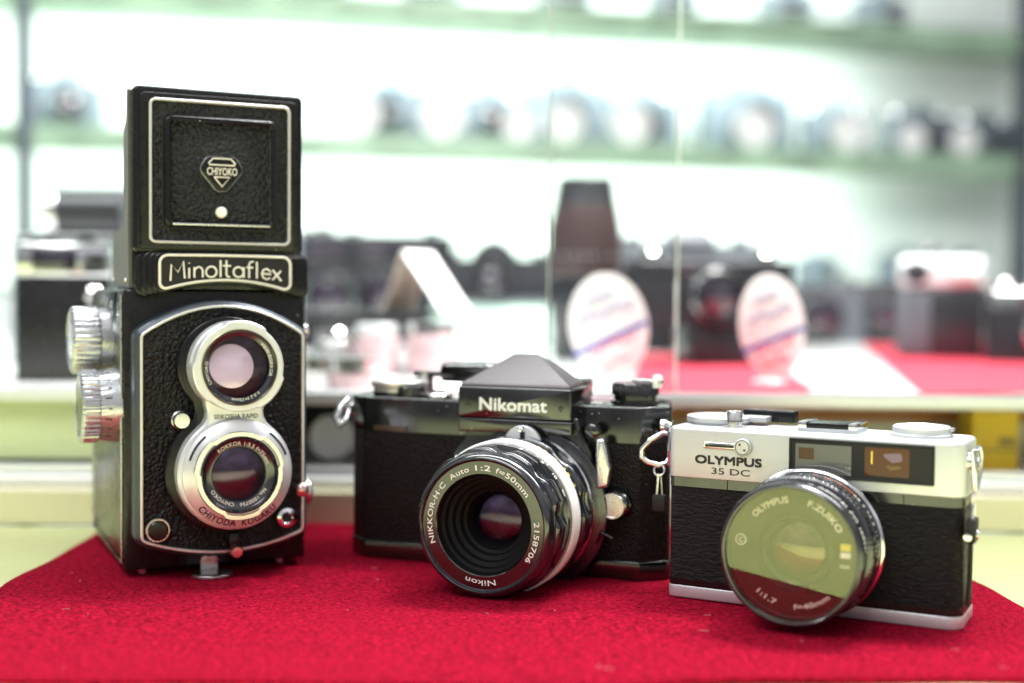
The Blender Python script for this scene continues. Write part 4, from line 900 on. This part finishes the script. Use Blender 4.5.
# dark cameras deeper in the showcase
for nm, u, v, d, rz, w, h, pz, bm, lab in (
    ('used_camera', 380, 330, 1400, .2, 165, 120, False, 'slate', 'dark camera case deep in the showcase behind the tent card'),
    ('used_camera', 812, 340, 1500, .15, 140, 70, False, 'slate_mid', 'low grey camera deep in the showcase, right of the round foot oval tag'),
    ('used_camera', 882, 338, 1560, -.2, 120, 74, False, 'slate', 'low dark camera deep in the showcase, left of the upright chrome topped one'),
    ('used_camera', 330, 345, 1250, .1, 60, 110, False, 'slate', 'narrow dark camera deep in the showcase just right of the tall camera')):
    x, y, z = at(u, v, d)
    small_camera(nm, lab, x, y, 62.2, rz, w, h, bm, 'body_grey' if bm == 'slate' else 'slate_mid', pz, 'body_grey', 'dark cameras deep in the showcase', lr=24)

x, y, z = at(500, 340, 1400)
r = thing('green_box', 'pale green box deep in the showcase carrying a low dark camera', 'box', x, y, 62.2, -.1)
MB().box(-75, 55, 0, 60, 0, 44, 3).build('carton', mat('pale green card', (.50, .66, .58), .6), r); MB().box(-78, 58, -3, 63, 44.2, 49, 2).build('lid', 'slate_mid', r)
small_camera('used_camera', 'low dark camera on the pale green box, left of the tall lens', x - 8, y + 8, 111.6, -.1, 140, 46, 'slate', 'slate', True, 'body_grey', 'dark cameras deep in the showcase', lr=18, ll=30)

# ================================================================== LIT CABINET AGAINST THE WALL
YAW = .205
def cabinet():
    r = thing('display_cabinet', 'tall brightly lit cabinet with pale shelves of cameras along the back of the shop', 'cabinet', 0, 2250, -880, YAW)
    Z = 880
    MB().box(-1500, 1350, 260, 275, 0, Z + 1500).build('back_panel', 'offwhite', r, 0)
    for z0 in (120, 384, 622): MB().box(-1150, 1140, 0, 255, Z + z0 - 8, Z + z0 + 6, 2).build('shelf', 'shelf_green', r, 30)
    for z0 in (390, 628): MB().box(-1150, 1140, -4, -1, Z + z0 - 46, Z + z0 - 2, 1).build('price_rail', 'shelf_green', r, 30)
    MB().box(-1150, 1140, 0, 255, 0, Z + 120, 2).build('base_cupboard', 'wall', r, 30)
    for x0 in (-826, 985): MB().box(x0, x0 + 26, -12, 20, 0, Z + 1500, 3).build('post', 'greyband', r, 30)
    MB().box(-1150, 1140, -10, -5, Z + 640, Z + 646, 2).build('light_rail', 'rail', r, 30)
    return r
cabinet()
ORD = ['first', 'second', 'third', 'fourth', 'fifth', 'sixth', 'seventh', 'eighth', 'ninth', 'tenth', 'eleventh', 'twelfth']
def cab(xl, yl, z): return (xl * cos(YAW) - yl * sin(YAW), 2250 + xl * sin(YAW) + yl * cos(YAW), z)
proto = None
def shelf_row(xs, z, hs, grp, where):
    global proto
    for i, (xl, sc) in enumerate(zip(xs, hs)):
        p = cab(xl, 110, z); lab = 'blurred dark camera, %s from the left on the %s' % (ORD[i], where)
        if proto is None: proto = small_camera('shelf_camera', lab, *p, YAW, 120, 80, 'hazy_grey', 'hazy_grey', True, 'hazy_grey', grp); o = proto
        else: o = copy_tree(proto); o['label'] = lab; o['group'] = grp
        o.location = [c * U for c in p]; o.rotation_euler = (0, 0, YAW + random.uniform(-.3, .3)); o.scale = (sc, sc, sc)
XL = lambda u: (u - 512) / 1275 * 2330 / (.979 - (u - 512) / 1275 * .2036)
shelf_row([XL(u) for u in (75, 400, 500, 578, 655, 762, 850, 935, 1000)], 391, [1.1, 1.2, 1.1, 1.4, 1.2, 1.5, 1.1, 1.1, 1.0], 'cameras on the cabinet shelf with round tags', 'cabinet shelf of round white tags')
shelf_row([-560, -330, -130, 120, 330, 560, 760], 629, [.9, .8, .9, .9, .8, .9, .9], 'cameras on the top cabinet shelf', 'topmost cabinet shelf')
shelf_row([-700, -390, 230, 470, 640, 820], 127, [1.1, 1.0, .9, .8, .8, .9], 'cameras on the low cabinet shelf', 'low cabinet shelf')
tp = None
for i, (xl, w) in enumerate([(XL(u) * .965, w) for u, w in ((358, 108), (443, 108), (520, 84), (566, 100), (632, 108), (757, 112), (852, 108), (915, 84), (968, 84))]):
    lab = 'round white price tag, %s from the left on the cabinet shelf' % ORD[i]
    if tp is None:
        tp = thing('round_tag', lab, 'price tag', 0, 0, 0, 0, 'round white tags on the cabinet shelf')
        MB().slab([(44 * cos(a), 44 + 40 * sin(a)) for a in [2 * pi * k / 40 for k in range(40)]], 2, 0, 'y').build('card', 'paper', tp, 0)
        MB().lathe([(16, 0), (14, 4), (3, 6), (3, 12)], (0, 6, 0), 'z', 24).build('stand', 'rail', tp); o = tp
    else: o = copy_tree(tp); o['label'] = lab
    p = cab(xl, 24, 390.3); o.location = [c * U for c in p]; o.rotation_euler = (0, 0, YAW); s = w / 125; o.scale = (s, 1, s)
